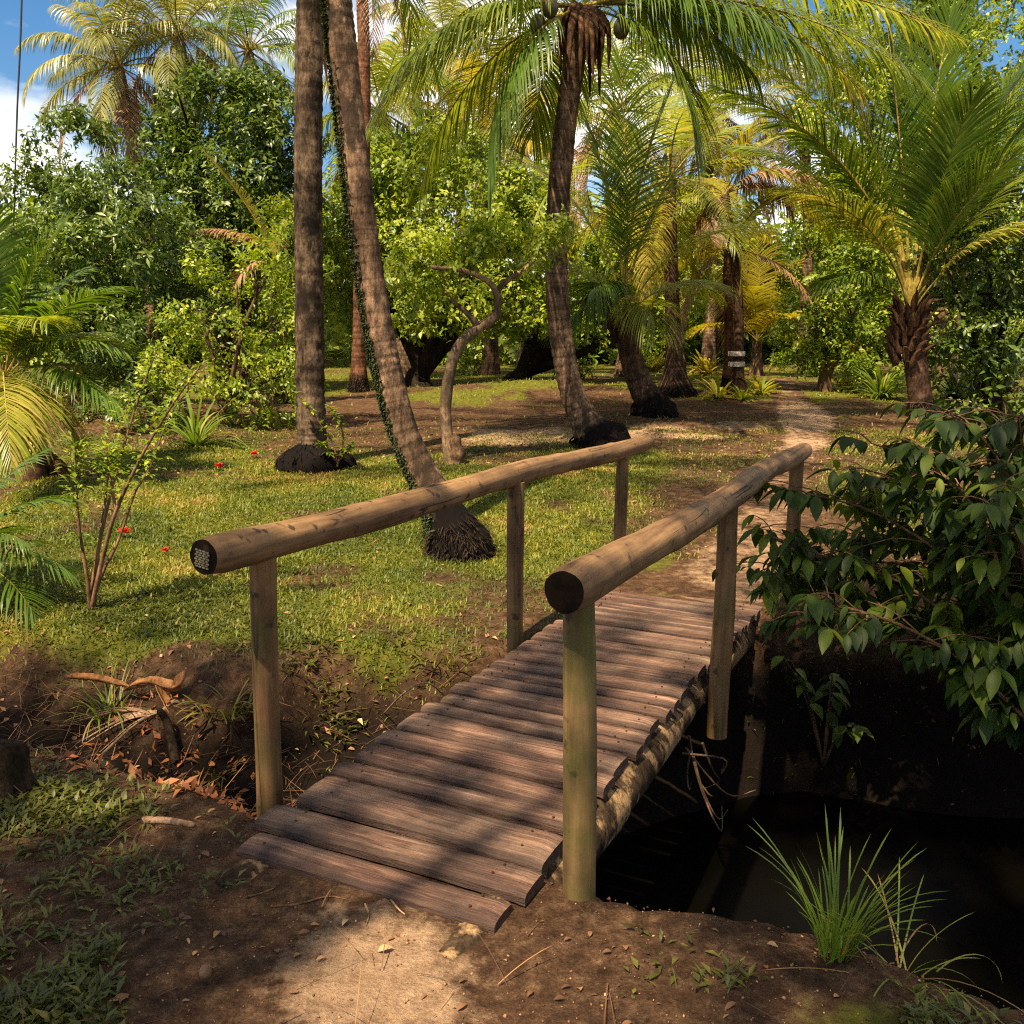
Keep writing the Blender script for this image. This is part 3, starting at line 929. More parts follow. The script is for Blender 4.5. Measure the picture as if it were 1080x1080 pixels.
def rail(q0, q1, s0, s1, z0, z1, r0, r1, sag, seed):
    n = 70
    t = np.linspace(0, 1, n)
    path = np.stack([q0 + (q1 - q0) * t + 0.017 * np.sin(t * 5 + seed) + 0.006 * np.sin(t * 13 + seed), s0 + (s1 - s0) * t, z0 + (z1 - z0) * t + sag * np.sin(np.pi * t) + 0.010 * np.sin(t * 11 + seed)], -1)
    rad = r0 + (r1 - r0) * t + 0.0025 * np.sin(t * 23 + seed)
    for kn in (0.17, 0.31, 0.46, 0.63, 0.82): rad = rad + 0.004 * np.exp(-((t - kn - 0.01 * seed) / 0.012) ** 2)
    rad[0] -= 0.008; rad[-1] -= 0.008
    m_ = Mesh()
    tube(m_, path, rad, 32, rough=0.085, seed=seed, mi=0, capmi=1)
    return m_, path


rm, rpath = rail(-0.632, -0.60, 0.07, 4.58, 0.972, 0.888, 0.064, 0.060, 0.0, 2)
left_rail = bpart(rm, 'handrail', [M['rail_wood'], M['end_grain']])
left_rail['label'] = 'longer looking log rail with a nail plate on its dark end'
log_end_nail_plate(left_rail, rpath[0] + np.array([-0.004, 0, -0.006]), np.array([0.02, -1.0, 0.02]))
rm2, rpath2 = rail(0.60, 0.60, 0.16, 4.27, 0.985, 0.935, 0.066, 0.058, -0.012, 7)
right_rail = bpart(rm2, 'handrail', [M['rail_wood'], M['end_grain']])
right_rail['label'] = 'log rail with a plain black cracked end'

post_specs = [  # side q, s at foot, s at top, q top, foot z, radius, material
    (-0.665, 0.36, 0.37, -0.625, -0.5, 0.047, 'post_wood', left_rail),
    (-0.60, 2.36, 2.36, -0.60, -0.75, 0.046, 'post_wood', left_rail),
    (-0.60, 4.06, 4.06, -0.60, -0.3, 0.043, 'post_wood', left_rail),
    (0.635, 0.30, 0.30, 0.60, -0.55, 0.050, 'post_green', right_rail),
    (0.60, 2.12, 2.12, 0.605, -0.22, 0.048, 'post_wood', right_rail),
    (0.58, 4.02, 4.02, 0.595, -0.5, 0.045, 'post_wood', right_rail)]
for k_, (q0, s0, s1, q1, zf, rr_, mt, rl) in enumerate(post_specs):
    rp = rpath if rl is left_rail else rpath2
    top = float(np.interp(s1, rp[:, 1], rp[:, 2])) - 0.035
    m_ = Mesh()
    t = np.linspace(0, 1, 30)
    path = np.stack([q0 + (q1 - q0) * t + 0.004 * np.sin(t * 6 + k_), s0 + (s1 - s0) * t, zf + (top - zf) * t], -1)
    tube(m_, path, rr_ * (1 + 0.03 * np.sin(t * 8 + k_)) * (1.06 - 0.08 * t), 20, rough=0.05, seed=20 + k_)
    po = bpart(m_, 'post', M[mt])
    if mt == 'post_green': po['label'] = 'post stained green with algae'

# ------------------------------------------------------------------ palms
def frond(name, parent, base, az, el, L, droop, mats, hang=0.5, leaf=0.5, nl=70, lw=0.022, power=1.4, val=(0.4, 0.2), stalk=0.18, dry_tip=0.0, twist=0.0, roll=0.0, spread=1.0):
    """one pinnate palm leaf: arching stem, two rows of leaflets that hang by their own weight"""
    n = 34
    t = np.linspace(0, 1, n)
    e = el - droop * t ** power
    a = az + twist * t
    step = L / (n - 1)
    d = np.stack([np.sin(a) * np.cos(e), np.cos(a) * np.cos(e), np.sin(e)], -1)
    P = np.asarray(base, float) + np.concatenate([[np.zeros(3)], np.cumsum(d[:-1] * step, 0)])
    m_ = Mesh()
    tube(m_, P, np.interp(t, [0, 0.12, 0.5, 1], [0.032, 0.022, 0.012, 0.003]) * (L / 3.4), 6, v=0.5, mi=1)
    ts = np.repeat(np.linspace(stalk, 0.995, nl), 2) + RNG.normal(0, 0.004, nl * 2)
    ts = np.clip(ts, stalk, 1)
    sd = np.tile([1.0, -1.0], nl)
    keep = RNG.uniform(0, 1, nl * 2) > 0.04
    ts, sd = ts[keep], sd[keep]
    k = len(ts)
    B = np.stack([np.interp(ts, t, P[:, c]) for c in range(3)], -1)
    T = nrm(np.stack([np.interp(ts, t, d[:, c]) for c in range(3)], -1))
    hz = np.stack([np.cos(np.interp(ts, t, a)), -np.sin(np.interp(ts, t, a)), np.zeros(k)], -1)
    Nn = nrm(np.cross(hz, T))
    if roll:
        hz, Nn = hz * math.cos(roll) + Nn * math.sin(roll), Nn * math.cos(roll) - hz * math.sin(roll)
    rel = (ts - stalk) / (1 - stalk)
    ang = np.interp(rel, [0, 0.5, 1], [1.15, 0.95, 0.35]) * spread + RNG.normal(0, 0.05, k)
    D = nrm(T * np.cos(ang)[:, None] + hz * (sd * np.sin(ang))[:, None] + Nn * 0.28)
    ln = leaf * np.interp(rel, [0, 0.12, 0.4, 0.75, 1], [0.55, 0.85, 1.0, 0.8, 0.38]) * RNG.uniform(0.88, 1.1, k)
    hg = hang * RNG.uniform(0.75, 1.3, k)
    segs = 4
    pts = [B]
    cur = D
    for q in range(segs):
        cur = nrm(cur + np.array([0, 0, -1.0]) * (hg * (0.25 + 0.5 * q / segs))[:, None])
        pts.append(pts[-1] + cur * (ln / segs)[:, None])
    wd = lw * np.interp(rel, [0, 0.3, 1], [0.8, 1, 0.55])
    rows = []
    for q, p_ in enumerate(pts[:-1]):
        fd = nrm(pts[q + 1] - p_)
        wv = nrm(np.cross(fd, Nn + hz * (sd * 0.4)[:, None])) * (wd * (0.6, 1.0, 0.85, 0.55)[q] * 0.5)[:, None]
        rows += [p_ - wv, p_ + wv]
    rows.append(pts[-1])
    V = np.stack(rows, 1).reshape(-1, 3)
    o = np.arange(k)[:, None] * 9
    qs = np.concatenate([o + [[2 * q, 2 * q + 1, 2 * q + 3, 2 * q + 2]] for q in range(3)])
    tr = o + [[6, 7, 8]]
    vv = np.clip(RNG.normal(val[0], val[1] * 0.6, k) + dry_tip * rel, 0, 1)
    m_.add(V, [qs, tr], np.repeat(vv, 9), 0, 0)
    return m_.build(name, mats, parent, smooth=False)


def palm_trunk(parent, pts, r0, r1, flare, mat, burn_h=0.5, flare_h=0.45, name='trunk', sides=22, ringed=True):
    """trunk with leaf-scar rings, a swollen foot and a blackened base"""
    P0 = spline(pts, 60)
    L = np.sum(np.linalg.norm(np.diff(P0, axis=0), axis=1))
    n = min(260, max(30, int(L / 0.03)))
    P = spline(pts, n)
    l = np.linspace(0, L, n)
    r = r0 + (r1 - r0) * (l / L) ** 0.8 + (flare - r0) * np.exp(-(l / flare_h) ** 1.5)
    if ringed:
        fr = (l / 0.11 + 0.25 * np.sin(l * 2.3)) % 1.0
        r = r * (1 + 0.075 * (0.5 - fr) * np.clip((l - 0.3) / 0.4, 0, 1)) * (1 + np.exp(-l / 0.25) * 0.25 * (fbm(l * 9, l * 0 + r0 * 50, 3, 3) - 0.5))
    P = P.copy(); P[0][2] -= 0.15
    m_ = Mesh()
    w_ = np.clip(1.15 - l / burn_h, 0, 1.2) if burn_h else 0
    tube(m_, P, r, sides, w=w_, rough=0.06, seed=int(r0 * 1000))
    tr = m_.build(name, mat, parent)
    if burn_h > 0.45:
        # matted fine roots over the swollen foot
        fm_ = Mesh()
        nb = 1500
        T_ = nrm(np.gradient(P, axis=0))
        top_i = max(6, min(n - 2, int(0.42 / (L / n))))
        ii_ = (top_i * RNG.uniform(0, 1, nb) ** 1.6).astype(int)
        th = RNG.uniform(0, 6.28, nb)
        a_ = nrm(np.cross(T_[ii_], [0.0, 1.0, 0.0])); b_ = np.cross(T_[ii_], a_)
        out_ = a_ * np.cos(th)[:, None] + b_ * np.sin(th)[:, None]
        base_ = P[ii_] + out_ * (r[ii_] * 0.97)[:, None]
        blades(fm_, base_, np.arctan2(out_[:, 1], out_[:, 0]) + RNG.normal(0, 0.5, nb), RNG.uniform(1.5, 2.9, nb), RNG.uniform(0.03, 0.12, nb), RNG.uniform(0.004, 0.011, nb), RNG.uniform(0, 1, nb), RNG.uniform(-0.5, 0.3, nb), 3)
        fm_.build('root_mat', M['root_fibre'], parent)
    if burn_h > 0.45 and flare > 0.3:
        rf = Mesh()
        k_ = random.Random(int(flare * 1000) + n)
        for a_ in range(70):
            th = k_.uniform(0, 6.28)
            i0 = k_.randint(1, 12)
            u_ = np.array([math.cos(th), math.sin(th), 0])
            p0 = P[i0] + u_ * r[i0] * 0.93
            p2 = P[0] * [1, 1, 0] + u_ * (r[0] + k_.uniform(-0.02, 0.09)) ; p2[2] = float(ground_z(p2[0], p2[1])) - 0.015
            tube(rf, spline([p0, (p0 + p2) / 2 + u_ * 0.03, p2], 7), np.linspace(1.0, 0.4, 7) * k_.uniform(0.003, 0.012), 5, w=1.0, rough=0.3, seed=a_)
        rf.build('root_fringe', mat, parent)
    return tr, P, r


def screen_frond(parent, base, end, L, sag, mats, **kw):
    """a frond from base towards the point end: the stem rises above the straight line and arches over by sag"""
    v = np.asarray(end, float) - np.asarray(base, float)
    h = math.hypot(v[0], v[1])
    az = math.atan2(v[0], v[1])
    el = math.atan2(v[2], h) + sag * 0.42
    return frond('frond', parent, base, az, el, L or np.linalg.norm(v) * (1 + sag * 0.08), sag, mats, power=1.0, **kw)


GR = [M['frond_green'], M['rachis']]
DP = [M['frond_deep'], M['rachis']]
YE = [M['frond_yellow'], M['rachis']]
PA_ = [M['frond_pale'], M['rachis']]
DR = [M['frond_dry'], M['rachis_dry']]


def crown(parent, top, count, L, mats, el=(-0.3, 1.3), droop=(0.9, 1.5), leaf=0.55, nl=60, lw=0.024, hang=0.5, seed=0, az0=0.0, val=(0.45, 0.25), az_range=6.28):
    r = random.Random(seed)
    for k in range(count):
        f = k / max(1, count - 1)
        az = az0 + (k * 2.39996 % 6.28) / 6.28 * az_range + r.uniform(-0.15, 0.15)
        e = el[1] + (el[0] - el[1]) * f + r.uniform(-0.1, 0.1)
        mt = mats if not isinstance(mats, dict) else (mats['young'] if f < 0.75 else mats['old'])
        frond('frond', parent, np.asarray(top) + [0.05 * math.sin(az), 0.05 * math.cos(az), 0.1 * (1 - f)], az, e, L * r.uniform(0.85, 1.1), r.uniform(*droop), mt, hang=hang * r.uniform(0.7, 1.4), leaf=leaf, nl=nl, lw=lw, val=(min(1, max(0, val[0] + r.uniform(-0.15, 0.2))), val[1]), twist=r.uniform(-0.4, 0.4))


def px_path(pix, Y0, Y1=None):
    Y1 = Y0 if Y1 is None else Y1
    return [at_depth(x, y, Y0 + (Y1 - Y0) * i / (len(pix) - 1)) for i, (x, y) in enumerate(pix)]


def moss_strip(parent, P, R, side, l0, l1, count, name='moss'):
    """cushions of moss along one side of a trunk"""
    m_ = Mesh()
    n = len(P)
    idx = RNG.uniform(l0 * n, l1 * n, count).astype(int).clip(0, n - 1)
    ang = np.clip(RNG.normal(0, 0.36, count), -0.8, 0.8)
    T = nrm(np.gradient(P, axis=0))[idx]
    s_ = nrm(np.asarray(side) - T * (T @ np.asarray(side))[:, None])
    b_ = np.cross(T, s_)
    nn = s_ * np.cos(ang)[:, None] + b_ * np.sin(ang)[:, None]
    patch = fbm(idx * 0.05, ang * 2 + 4, 3, 3)
    ok = patch > 0.38
    nn, idx, T = nn[ok], idx[ok], T[ok]
    base = P[idx] + nn * (R[idx] * 1.0)[:, None]
    k = len(base)
    d = nrm(nn + RNG.normal(0, 0.6, (k, 3)) + [0, 0, 0.3])
    leaves(m_, base, d, nn + [0, 0, 1.0], RNG.uniform(0.012, 0.034, k), RNG.uniform(0.008, 0.02, k), np.clip(RNG.normal(0.4, 0.3, k), 0, 1), 0.3)
    return m_.build(name, M['moss'], parent)


# tall palm with a thick root boss (top out of the picture)
b = on_ground(330, 492); b[1] = b[1]
YA = b[1]
pa = thing('coconut_palm', b, 'straight grey palm with a round black root boss at its foot', 'palm tree', 'coconut palms on the far side of the bridge')
pts = [b] + px_path([(328, 440), (326, 300), (325, 150), (327, 0)], YA) + [at_depth(328, -150, YA), at_depth(330, -330, YA)]
tA, PA, RA = palm_trunk(pa, pts, 0.168, 0.128, 0.21, M['palm_bark_grey'], 0.0, 0.5)
m_ = Mesh()
for (ox, oy, rad, hh) in ((-0.16, -0.1, 0.24, 0.17), (0.12, -0.14, 0.25, 0.19), (0.28, 0.02, 0.20, 0.14), (-0.05, 0.15, 0.3, 0.2), (0, -0.05, 0.27, 0.24)):
    u, v_ = np.meshgrid(np.linspace(0, 2 * np.pi, 22, endpoint=False), np.linspace(-0.35, np.pi / 2, 10))
    rr = rad * (1 + 0.35 * (fbm(np.cos(u) * 2 + ox * 9, np.sin(u) * 2 + v_ * 2, 4, 3) - 0.5) + 0.22 * (fbm(u * 9 + ox * 5, v_ * 6, 9, 3) - 0.5))
    V = np.stack([b[0] + ox + rr * np.cos(v_) * np.cos(u), b[1] + oy + rr * np.cos(v_) * np.sin(u), b[2] + hh * 1.25 * np.sin(v_)], -1).reshape(-1, 3)
    q = [[r_ * 22 + c_, r_ * 22 + (c_ + 1) % 22, (r_ + 1) * 22 + (c_ + 1) % 22, (r_ + 1) * 22 + c_] for r_ in range(9) for c_ in range(22)]
    m_.add(V, [np.array(q)], 0, 1.2)
bz_ = np.concatenate(m_.V); sel = RNG.integers(0, len(bz_), 900)
blades(m_, bz_[sel], np.arctan2(bz_[sel][:, 1] - b[1], bz_[sel][:, 0] - b[0]) + RNG.normal(0, 0.5, 900), RNG.uniform(0.9, 2.2, 900), RNG.uniform(0.05, 0.13, 900), 0.012, 0.0, 0.6, 3)
m_.build('root_boss', M['bark_black'], pa)
crown(pa, PA[-1], 16, 3.6, GR, seed=1, az0=0.4)

# leaning palm with moss on one side
b = on_ground(488, 584)
YB = b[1]
pb = thing('coconut_palm', b, 'leaning palm with dark moss down its left side, behind the left handrail', 'palm tree', 'coconut palms on the far side of the bridge')
pts = [b] + px_path([(461, 528), (428, 462), (411, 400), (400, 350), (384, 250), (372, 150), (361, 50), (355, -10), (345, -130), (338, -260), (336, -400)], YB)
tB, PB, RB = palm_trunk(pb, pts, 0.112, 0.095, 0.27, M['palm_bark'], 0.95, 0.42)
moss_strip(pb, PB, RB, (-1, -0.25, 0), 0.05, 0.85, 16000)
crown(pb, PB[-1], 17, 3.4, GR, seed=2, az0=0.1)

# reddish thin palm behind it
b = on_ground(378, 413)
p2 = thing('coconut_palm', b, 'thin reddish palm standing far behind the mossy leaning palm', 'palm tree', 'coconut palms on the far side of the bridge')
pts = [b] + px_path([(379, 340), (381, 250), (384, 150), (384, 60), (382, 0), (380, -60)], b[1])
palm_trunk(p2, pts, 0.14, 0.11, 0.22, M['bark_red'], 0.5)
crown(p2, pts[-1], 12, 3.2, {'young': GR, 'old': DR}, seed=3, el=(-0.9, 1.2), leaf=0.6)

# the palm with coconuts in the middle
b = on_ground(636, 470)
YC = b[1]
pc = thing('coconut_palm', b, 'curved ringed palm with hanging coconuts and a black swollen base, in the middle', 'palm tree', 'coconut palms on the far side of the bridge')
pts = [b] + px_path([(622, 452), (606, 420), (596, 380), (589, 330), (587, 270), (590, 195), (598, 120), (606, 65), (612, 30)], YC)
tC, PC, RC = palm_trunk(pc, pts, 0.165, 0.125, 0.40, M['palm_bark'], 0.95, 0.5)
top = at_depth(615, 8, YC)
m_ = Mesh()   # brown sheath and old leaf bases under the crown
for k in range(30):
    a = k * 2.4; rr = 0.09 + 0.02 * (k % 3)
    h = top + np.array([math.cos(a) * 0.12, math.sin(a) * 0.12, -0.05])
    e_ = top + np.array([math.cos(a) * (rr + 0.1 * (k % 4)), math.sin(a) * (rr + 0.1 * (k % 4)), -0.3 - 0.2 * (k % 4)])
    md = (h + e_) / 2 + np.array([math.cos(a) * 0.09, math.sin(a) * 0.09, 0.1])
    tube(m_, spline([h, md, e_], 9), [0.05, 0.055, 0.05, 0.045, 0.035, 0.03, 0.025, 0.018, 0.006], 7, rough=0.5, seed=k)
m_.build('leaf_sheath', M['fibre'], pc)
for (cx, cy, dy) in ((567, 26, -0.2), (580, 8, -0.3), (655, 30, -0.25)):
    c = at_depth(cx, cy, YC + dy)
    u, v_ = np.meshgrid(np.linspace(0, 2 * np.pi, 16, endpoint=False), np.linspace(-np.pi / 2, np.pi / 2, 11))
    rr = 0.095 * (1 + 0.04 * np.cos(3 * u))
    V = np.stack([c[0] + rr * np.cos(v_) * np.cos(u), c[1] + rr * np.cos(v_) * np.sin(u), c[2] + 0.12 * np.sin(v_)], -1).reshape(-1, 3)
    q = [[r_ * 16 + k, r_ * 16 + (k + 1) % 16, (r_ + 1) * 16 + (k + 1) % 16, (r_ + 1) * 16 + k] for r_ in range(10) for k in range(16)]
    cm = Mesh(); cm.add(V, [np.array(q)])
    tube(cm, spline([c + [0, 0, 0.13], c * 0.6 + top * 0.4 + [0, 0, 0.15], top], 6), 0.012, 5)
    cm.build('coconut', M['coconut'], pc)
fr_kw = dict(leaf=1.2, nl=100, lw=0.030)
screen_frond(pc, top, at_depth(392, 110, YC - 0.4), None, 1.15, GR, hang=0.85, val=(0.45, 0.3), dry_tip=0.3, **fr_kw)
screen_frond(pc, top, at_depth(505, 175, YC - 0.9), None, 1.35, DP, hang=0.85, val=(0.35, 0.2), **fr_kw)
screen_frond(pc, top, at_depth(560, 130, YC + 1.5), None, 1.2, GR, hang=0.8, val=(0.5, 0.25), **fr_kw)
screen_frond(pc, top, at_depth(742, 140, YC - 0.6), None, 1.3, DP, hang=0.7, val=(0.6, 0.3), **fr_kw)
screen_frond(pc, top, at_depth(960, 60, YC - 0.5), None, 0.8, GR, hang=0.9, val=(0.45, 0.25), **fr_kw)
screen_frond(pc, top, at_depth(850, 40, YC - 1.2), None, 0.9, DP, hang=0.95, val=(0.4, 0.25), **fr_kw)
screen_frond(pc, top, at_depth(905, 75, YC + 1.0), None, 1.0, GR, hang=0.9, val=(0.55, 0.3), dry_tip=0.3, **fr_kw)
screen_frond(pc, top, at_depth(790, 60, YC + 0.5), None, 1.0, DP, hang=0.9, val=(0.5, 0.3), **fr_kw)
screen_frond(pc, top, at_depth(1000, 20, YC + 0.6), None, 0.7, GR, hang=0.9, val=(0.5, 0.3), dry_tip=0.3, **fr_kw)
screen_frond(pc, top, at_depth(440, 175, YC + 0.8), None, 1.2, GR, hang=0.85, val=(0.6, 0.25), **fr_kw)
screen_frond(pc, top, at_depth(420, 60, YC - 1.0), None, 0.9, GR, hang=0.85, val=(0.5, 0.3), **fr_kw)
screen_frond(pc, top, at_depth(690, 20, YC + 2.2), None, 1.2, GR, hang=0.7, val=(0.6, 0.3), **fr_kw)
screen_frond(pc, top, at_depth(470, 20, YC + 2.0), None, 1.0, GR, hang=0.7, val=(0.6, 0.3), **fr_kw)
for (az, e, dr) in ((0.2, 1.2, 0.7), (1.3, 1.0, 0.9), (2.6, 0.9, 1.0), (4.0, 1.0, 0.9), (5.1, 1.05, 0.9), (3.3, 1.3, 0.6)):
    frond('frond', pc, top + [0, 0, 0.15], az, e, 3.9, dr, GR, hang=0.5, val=(0.45, 0.25), **fr_kw)

# young palm with upright leaves beside it
b = on_ground(692, 439)
YD = b[1]
pd = thing('coconut_palm', b, 'short stooping palm with a black foot and tall upright fronds, right of the coconut palm', 'palm tree', 'coconut palms on the far side of the bridge')
pts = [b] + px_path([(684, 422), (672, 398), (664, 370), (660, 345)], YD)
tD, PD, RD = palm_trunk(pd, pts, 0.19, 0.17, 0.36, M['palm_bark_dark'], 0.75, 0.4)
top = at_depth(659, 338, YD)
m_ = Mesh()
for k in range(18):
    a = k * 2.4
    st = top + np.array([math.cos(a) * 0.14, math.sin(a) * 0.14, -0.35 + 0.02 * k])
    tube(m_, spline([st, st + [math.cos(a) * 0.12, math.sin(a) * 0.12, 0.2], st + [math.cos(a) * (0.2 + 0.1 * (k % 3)), math.sin(a) * 0.25, 0.35 - 0.12 * (k % 3)]], 7), [0.06, 0.06, 0.05, 0.045, 0.035, 0.03, 0.015], 6, rough=0.2, seed=k)
m_.build('leaf_sheath', M['fibre'], pd)
kw = dict(leaf=1.05, nl=84, lw=0.024, stalk=0.25, spread=0.78)
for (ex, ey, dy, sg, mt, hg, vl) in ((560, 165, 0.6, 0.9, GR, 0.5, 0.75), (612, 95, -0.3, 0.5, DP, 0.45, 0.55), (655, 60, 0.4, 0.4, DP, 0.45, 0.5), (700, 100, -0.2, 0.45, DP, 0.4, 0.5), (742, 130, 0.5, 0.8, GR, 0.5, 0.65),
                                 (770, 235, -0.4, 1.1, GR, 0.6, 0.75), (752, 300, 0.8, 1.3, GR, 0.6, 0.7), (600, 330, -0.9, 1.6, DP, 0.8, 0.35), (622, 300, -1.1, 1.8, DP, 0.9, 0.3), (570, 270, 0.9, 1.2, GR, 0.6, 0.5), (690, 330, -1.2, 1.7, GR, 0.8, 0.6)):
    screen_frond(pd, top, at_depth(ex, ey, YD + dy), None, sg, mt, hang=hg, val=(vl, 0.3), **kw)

# straight palm further right
b = on_ground(712, 418)
pe = thing('coconut_palm', b, 'straight dark palm with a wide conical foot, between the stooping palm and the path', 'palm tree', 'coconut palms on the far side of the bridge')
pts = [b] + px_path([(711, 380), (709, 320), (707, 250), (706, 190)], b[1])
palm_trunk(pe, pts, 0.16, 0.12, 0.40, M['palm_bark_dark'], 0.5, 0.6)
crown(pe, pts[-1], 14, 3.0, {'young': GR, 'old': YE}, seed=8, el=(-0.6, 1.2), leaf=0.7, val=(0.65, 0.25), lw=0.034)

# twin slender palms by the path
b = on_ground(777, 416)
YF = b[1]
pf = thing('coconut_palm', b, 'slender dark palm with pale bands round its trunk and a dry brown crown', 'palm tree', 'coconut palms on the far side of the bridge')
pts = [b] + px_path([(779, 380), (779, 330), (776, 280), (768, 235), (764, 205)], YF)
tF, PF, RF = palm_trunk(pf, pts, 0.10, 0.09, 0.20, M['palm_bark_dark'], 0.0, 0.4)
for yy in (373, 384):
    c = at_depth(777, yy, YF)
    bm_ = Mesh(); tube(bm_, [c - [0, 0, 0.045], c, c + [0, 0, 0.045]], [0.165, 0.17, 0.165], 16, rough=0.08, seed=yy)
    bm_.build('pale_band', M['whitewash'], pf)
top = pts[-1]
for (ex, ey, dy, sg, mt, hg, vl) in ((862, 185, -0.3, 1.5, DR, 0.9, 0.5), (838, 215, 0.4, 1.8, DR, 1.0, 0.45), (748, 260, -0.5, 2.0, DR, 1.1, 0.4), (880, 240, 0.5, 1.6, YE, 0.7, 0.4), (700, 200, 0.8, 1.3, YE, 0.6, 0.4),
                                 (740, 110, 0.5, 0.8, YE, 0.5, 0.3), (810, 120, -0.3, 0.8, YE, 0.5, 0.4), (690, 240, -0.6, 1.5, GR, 0.7, 0.7), (730, 290, 0.3, 1.8, YE, 0.8, 0.3), (850, 130, 0.8, 1.1, GR, 0.6, 0.8)):
    screen_frond(pf, top, at_depth(ex, ey, YF + dy), None, sg, mt, hang=hg, val=(vl, 0.3), leaf=0.7, nl=70, lw=0.034)
b = on_ground(768, 412)
pg = thing('coconut_palm', b, 'thin red brown palm trunk pressed close to the banded slender palm', 'palm tree', 'coconut palms on the far side of the bridge')
pts = [b] + px_path([(769, 370), (768, 320), (767, 290), (768, 262)], b[1])
palm_trunk(pg, pts, 0.10, 0.085, 0.17, M['bark_red'], 0.4, 0.4)
crown(pg, pts[-1], 9, 2.3, {'young': YE, 'old': DR}, seed=12, el=(-0.7, 1.1), leaf=0.6, lw=0.034)

# yellow young palm behind
b = on_ground(797, 396)
py_ = thing('young_palm', b, 'small yellow palm with arching fronds at the end of the path', 'palm tree')
YG = b[1]
top = b + np.array([0, 0, 0.9])
palm_trunk(py_, [b, b + [0, 0, 0.5], top], 0.13, 0.12, 0.2, M['palm_bark'], 0.0)
for (ex, ey, dy, sg, vl) in ((712, 300, 0, 1.1, 0.5), (735, 345, -0.4, 1.4, 0.5), (748, 255, 0.4, 0.8, 0.5), (800, 245, -0.3, 0.6, 0.4), (848, 268, 0.2, 1.0, 0.5), (882, 325, -0.4, 1.4, 0.6), (862, 368, 0.5, 1.6, 0.6), (790, 300, -1.2, 1.3, 0.3), (770, 250, 0.7, 0.8, 0.6), (830, 330, -1.0, 1.5, 0.5)):
    screen_frond(py_, top, at_depth(ex, ey, YG + dy), None, sg, YE, hang=0.45, val=(vl, 0.3), leaf=0.85, nl=60, lw=0.05)

# the big young palm right of the path
b = on_ground(972, 440)
YH = b[1]
ph = thing('coconut_palm', b, 'stout young palm with huge upright fronds and ragged trunk, right of the path', 'palm tree', 'coconut palms on the far side of the bridge')
pts = [b] + px_path([(970, 415), (966, 385), (961, 345)], YH)
tH, PH, RH = palm_trunk(ph, pts, 0.19, 0.16, 0.22, M['palm_bark_dark'], 0.55, 0.3)
top = at_depth(960, 335, YH)
m_ = Mesh()
for k in range(52):
    a = k * 2.4; hh = -0.75 + 0.0175 * k
    st = top + np.array([math.cos(a) * 0.17, math.sin(a) * 0.17, hh])
    tube(m_, spline([st, st + [math.cos(a) * 0.08, math.sin(a) * 0.08, 0.16], st + [math.cos(a) * (0.12 + 0.07 * (k % 3)), math.sin(a) * 0.2, 0.34 - 0.05 * (k % 4)]], 7), [0.05, 0.055, 0.05, 0.04, 0.03, 0.02, 0.006], 6, rough=0.6, seed=k)
m_.build('leaf_sheath', M['fibre'], ph)
for (ex, ey, dy, sg, mt, hg, vl, lf) in (
        (936, 12, 0.0, 0.12, DP, 0.16, 0.4, 1.15), (870, 35, 0.3, 0.5, DP, 0.3, 0.4, 1.1), (1095, 50, -0.2, 0.65, DP, 0.32, 0.45, 1.2), (1000, 15, 0.4, 0.3, DP, 0.25, 0.4, 1.1), (1060, 90, 0.6, 0.6, DP, 0.3, 0.7, 1.1), (1120, 150, 0.3, 0.9, GR, 0.4, 0.5, 1.1),
        (785, 85, -0.4, 1.15, DP, 0.5, 0.6, 1.2), (820, 60, 0.4, 0.9, DP, 0.45, 0.5, 1.1), (842, 190, -0.7, 1.3, GR, 0.5, 0.75, 1.0), (1085, 235, -0.7, 1.1, GR, 0.5, 0.8, 1.0), (872, 290, -0.6, 1.5, DP, 0.6, 0.5, 0.8), (1020, 110, -1.4, 0.7, DP, 0.35, 0.5, 1.0), (1130, 60, 0.5, 0.5, DP, 0.3, 0.65, 1.1), (1060, 165, -1.0, 0.8, DP, 0.35, 0.6, 1.1), (800, 150, 0.9, 1.1, DP, 0.5, 0.75, 1.1)):
    screen_frond(ph, top, at_depth(ex, ey, YH + dy), None, sg, mt, hang=hg, val=(vl, 0.3), leaf=lf, nl=112, lw=0.036, stalk=0.33, spread=0.8)

# far palms above the trees on the left, and behind the middle
far_palms = [
    ((125, 72), 27, 2.9, 'lower of the two pale distant palm crowns above the trees at far left', 21, PA_),
    ((188, 38), 27.5, 3.1, 'higher of the two pale distant palm crowns above the trees at far left', 22, PA_),
    ((262, 55), 31, 3.4, 'distant palm half hidden behind the dark round tree', 23, DP),
    ((470, 45), 34, 3.0, 'distant palm crown seen in the sky gap beside the reddish palm', 24, PA_),
    ((500, 150), 26, 3.2, 'distant yellow green palm behind the bright green tree', 25, YE),
    ((648, 120), 25, 3.0, 'distant green palm crown between the coconut palm and the stooping palm fronds', 27, GR),
    ((742, 110), 29, 3.2, 'distant pale palm crown above the banded slender palm', 28, PA_),
    ((402, 120), 24, 2.6, 'distant palm crown right behind the top of the mossy leaning palm', 29, GR),
    ((540, 90), 30, 3.0, 'distant palm crown left of the coconut palm trunk', 30, PA_),
    ((845, 110), 30, 3.6, 'distant palm crown behind the fronds above the path', 26, PA_)]
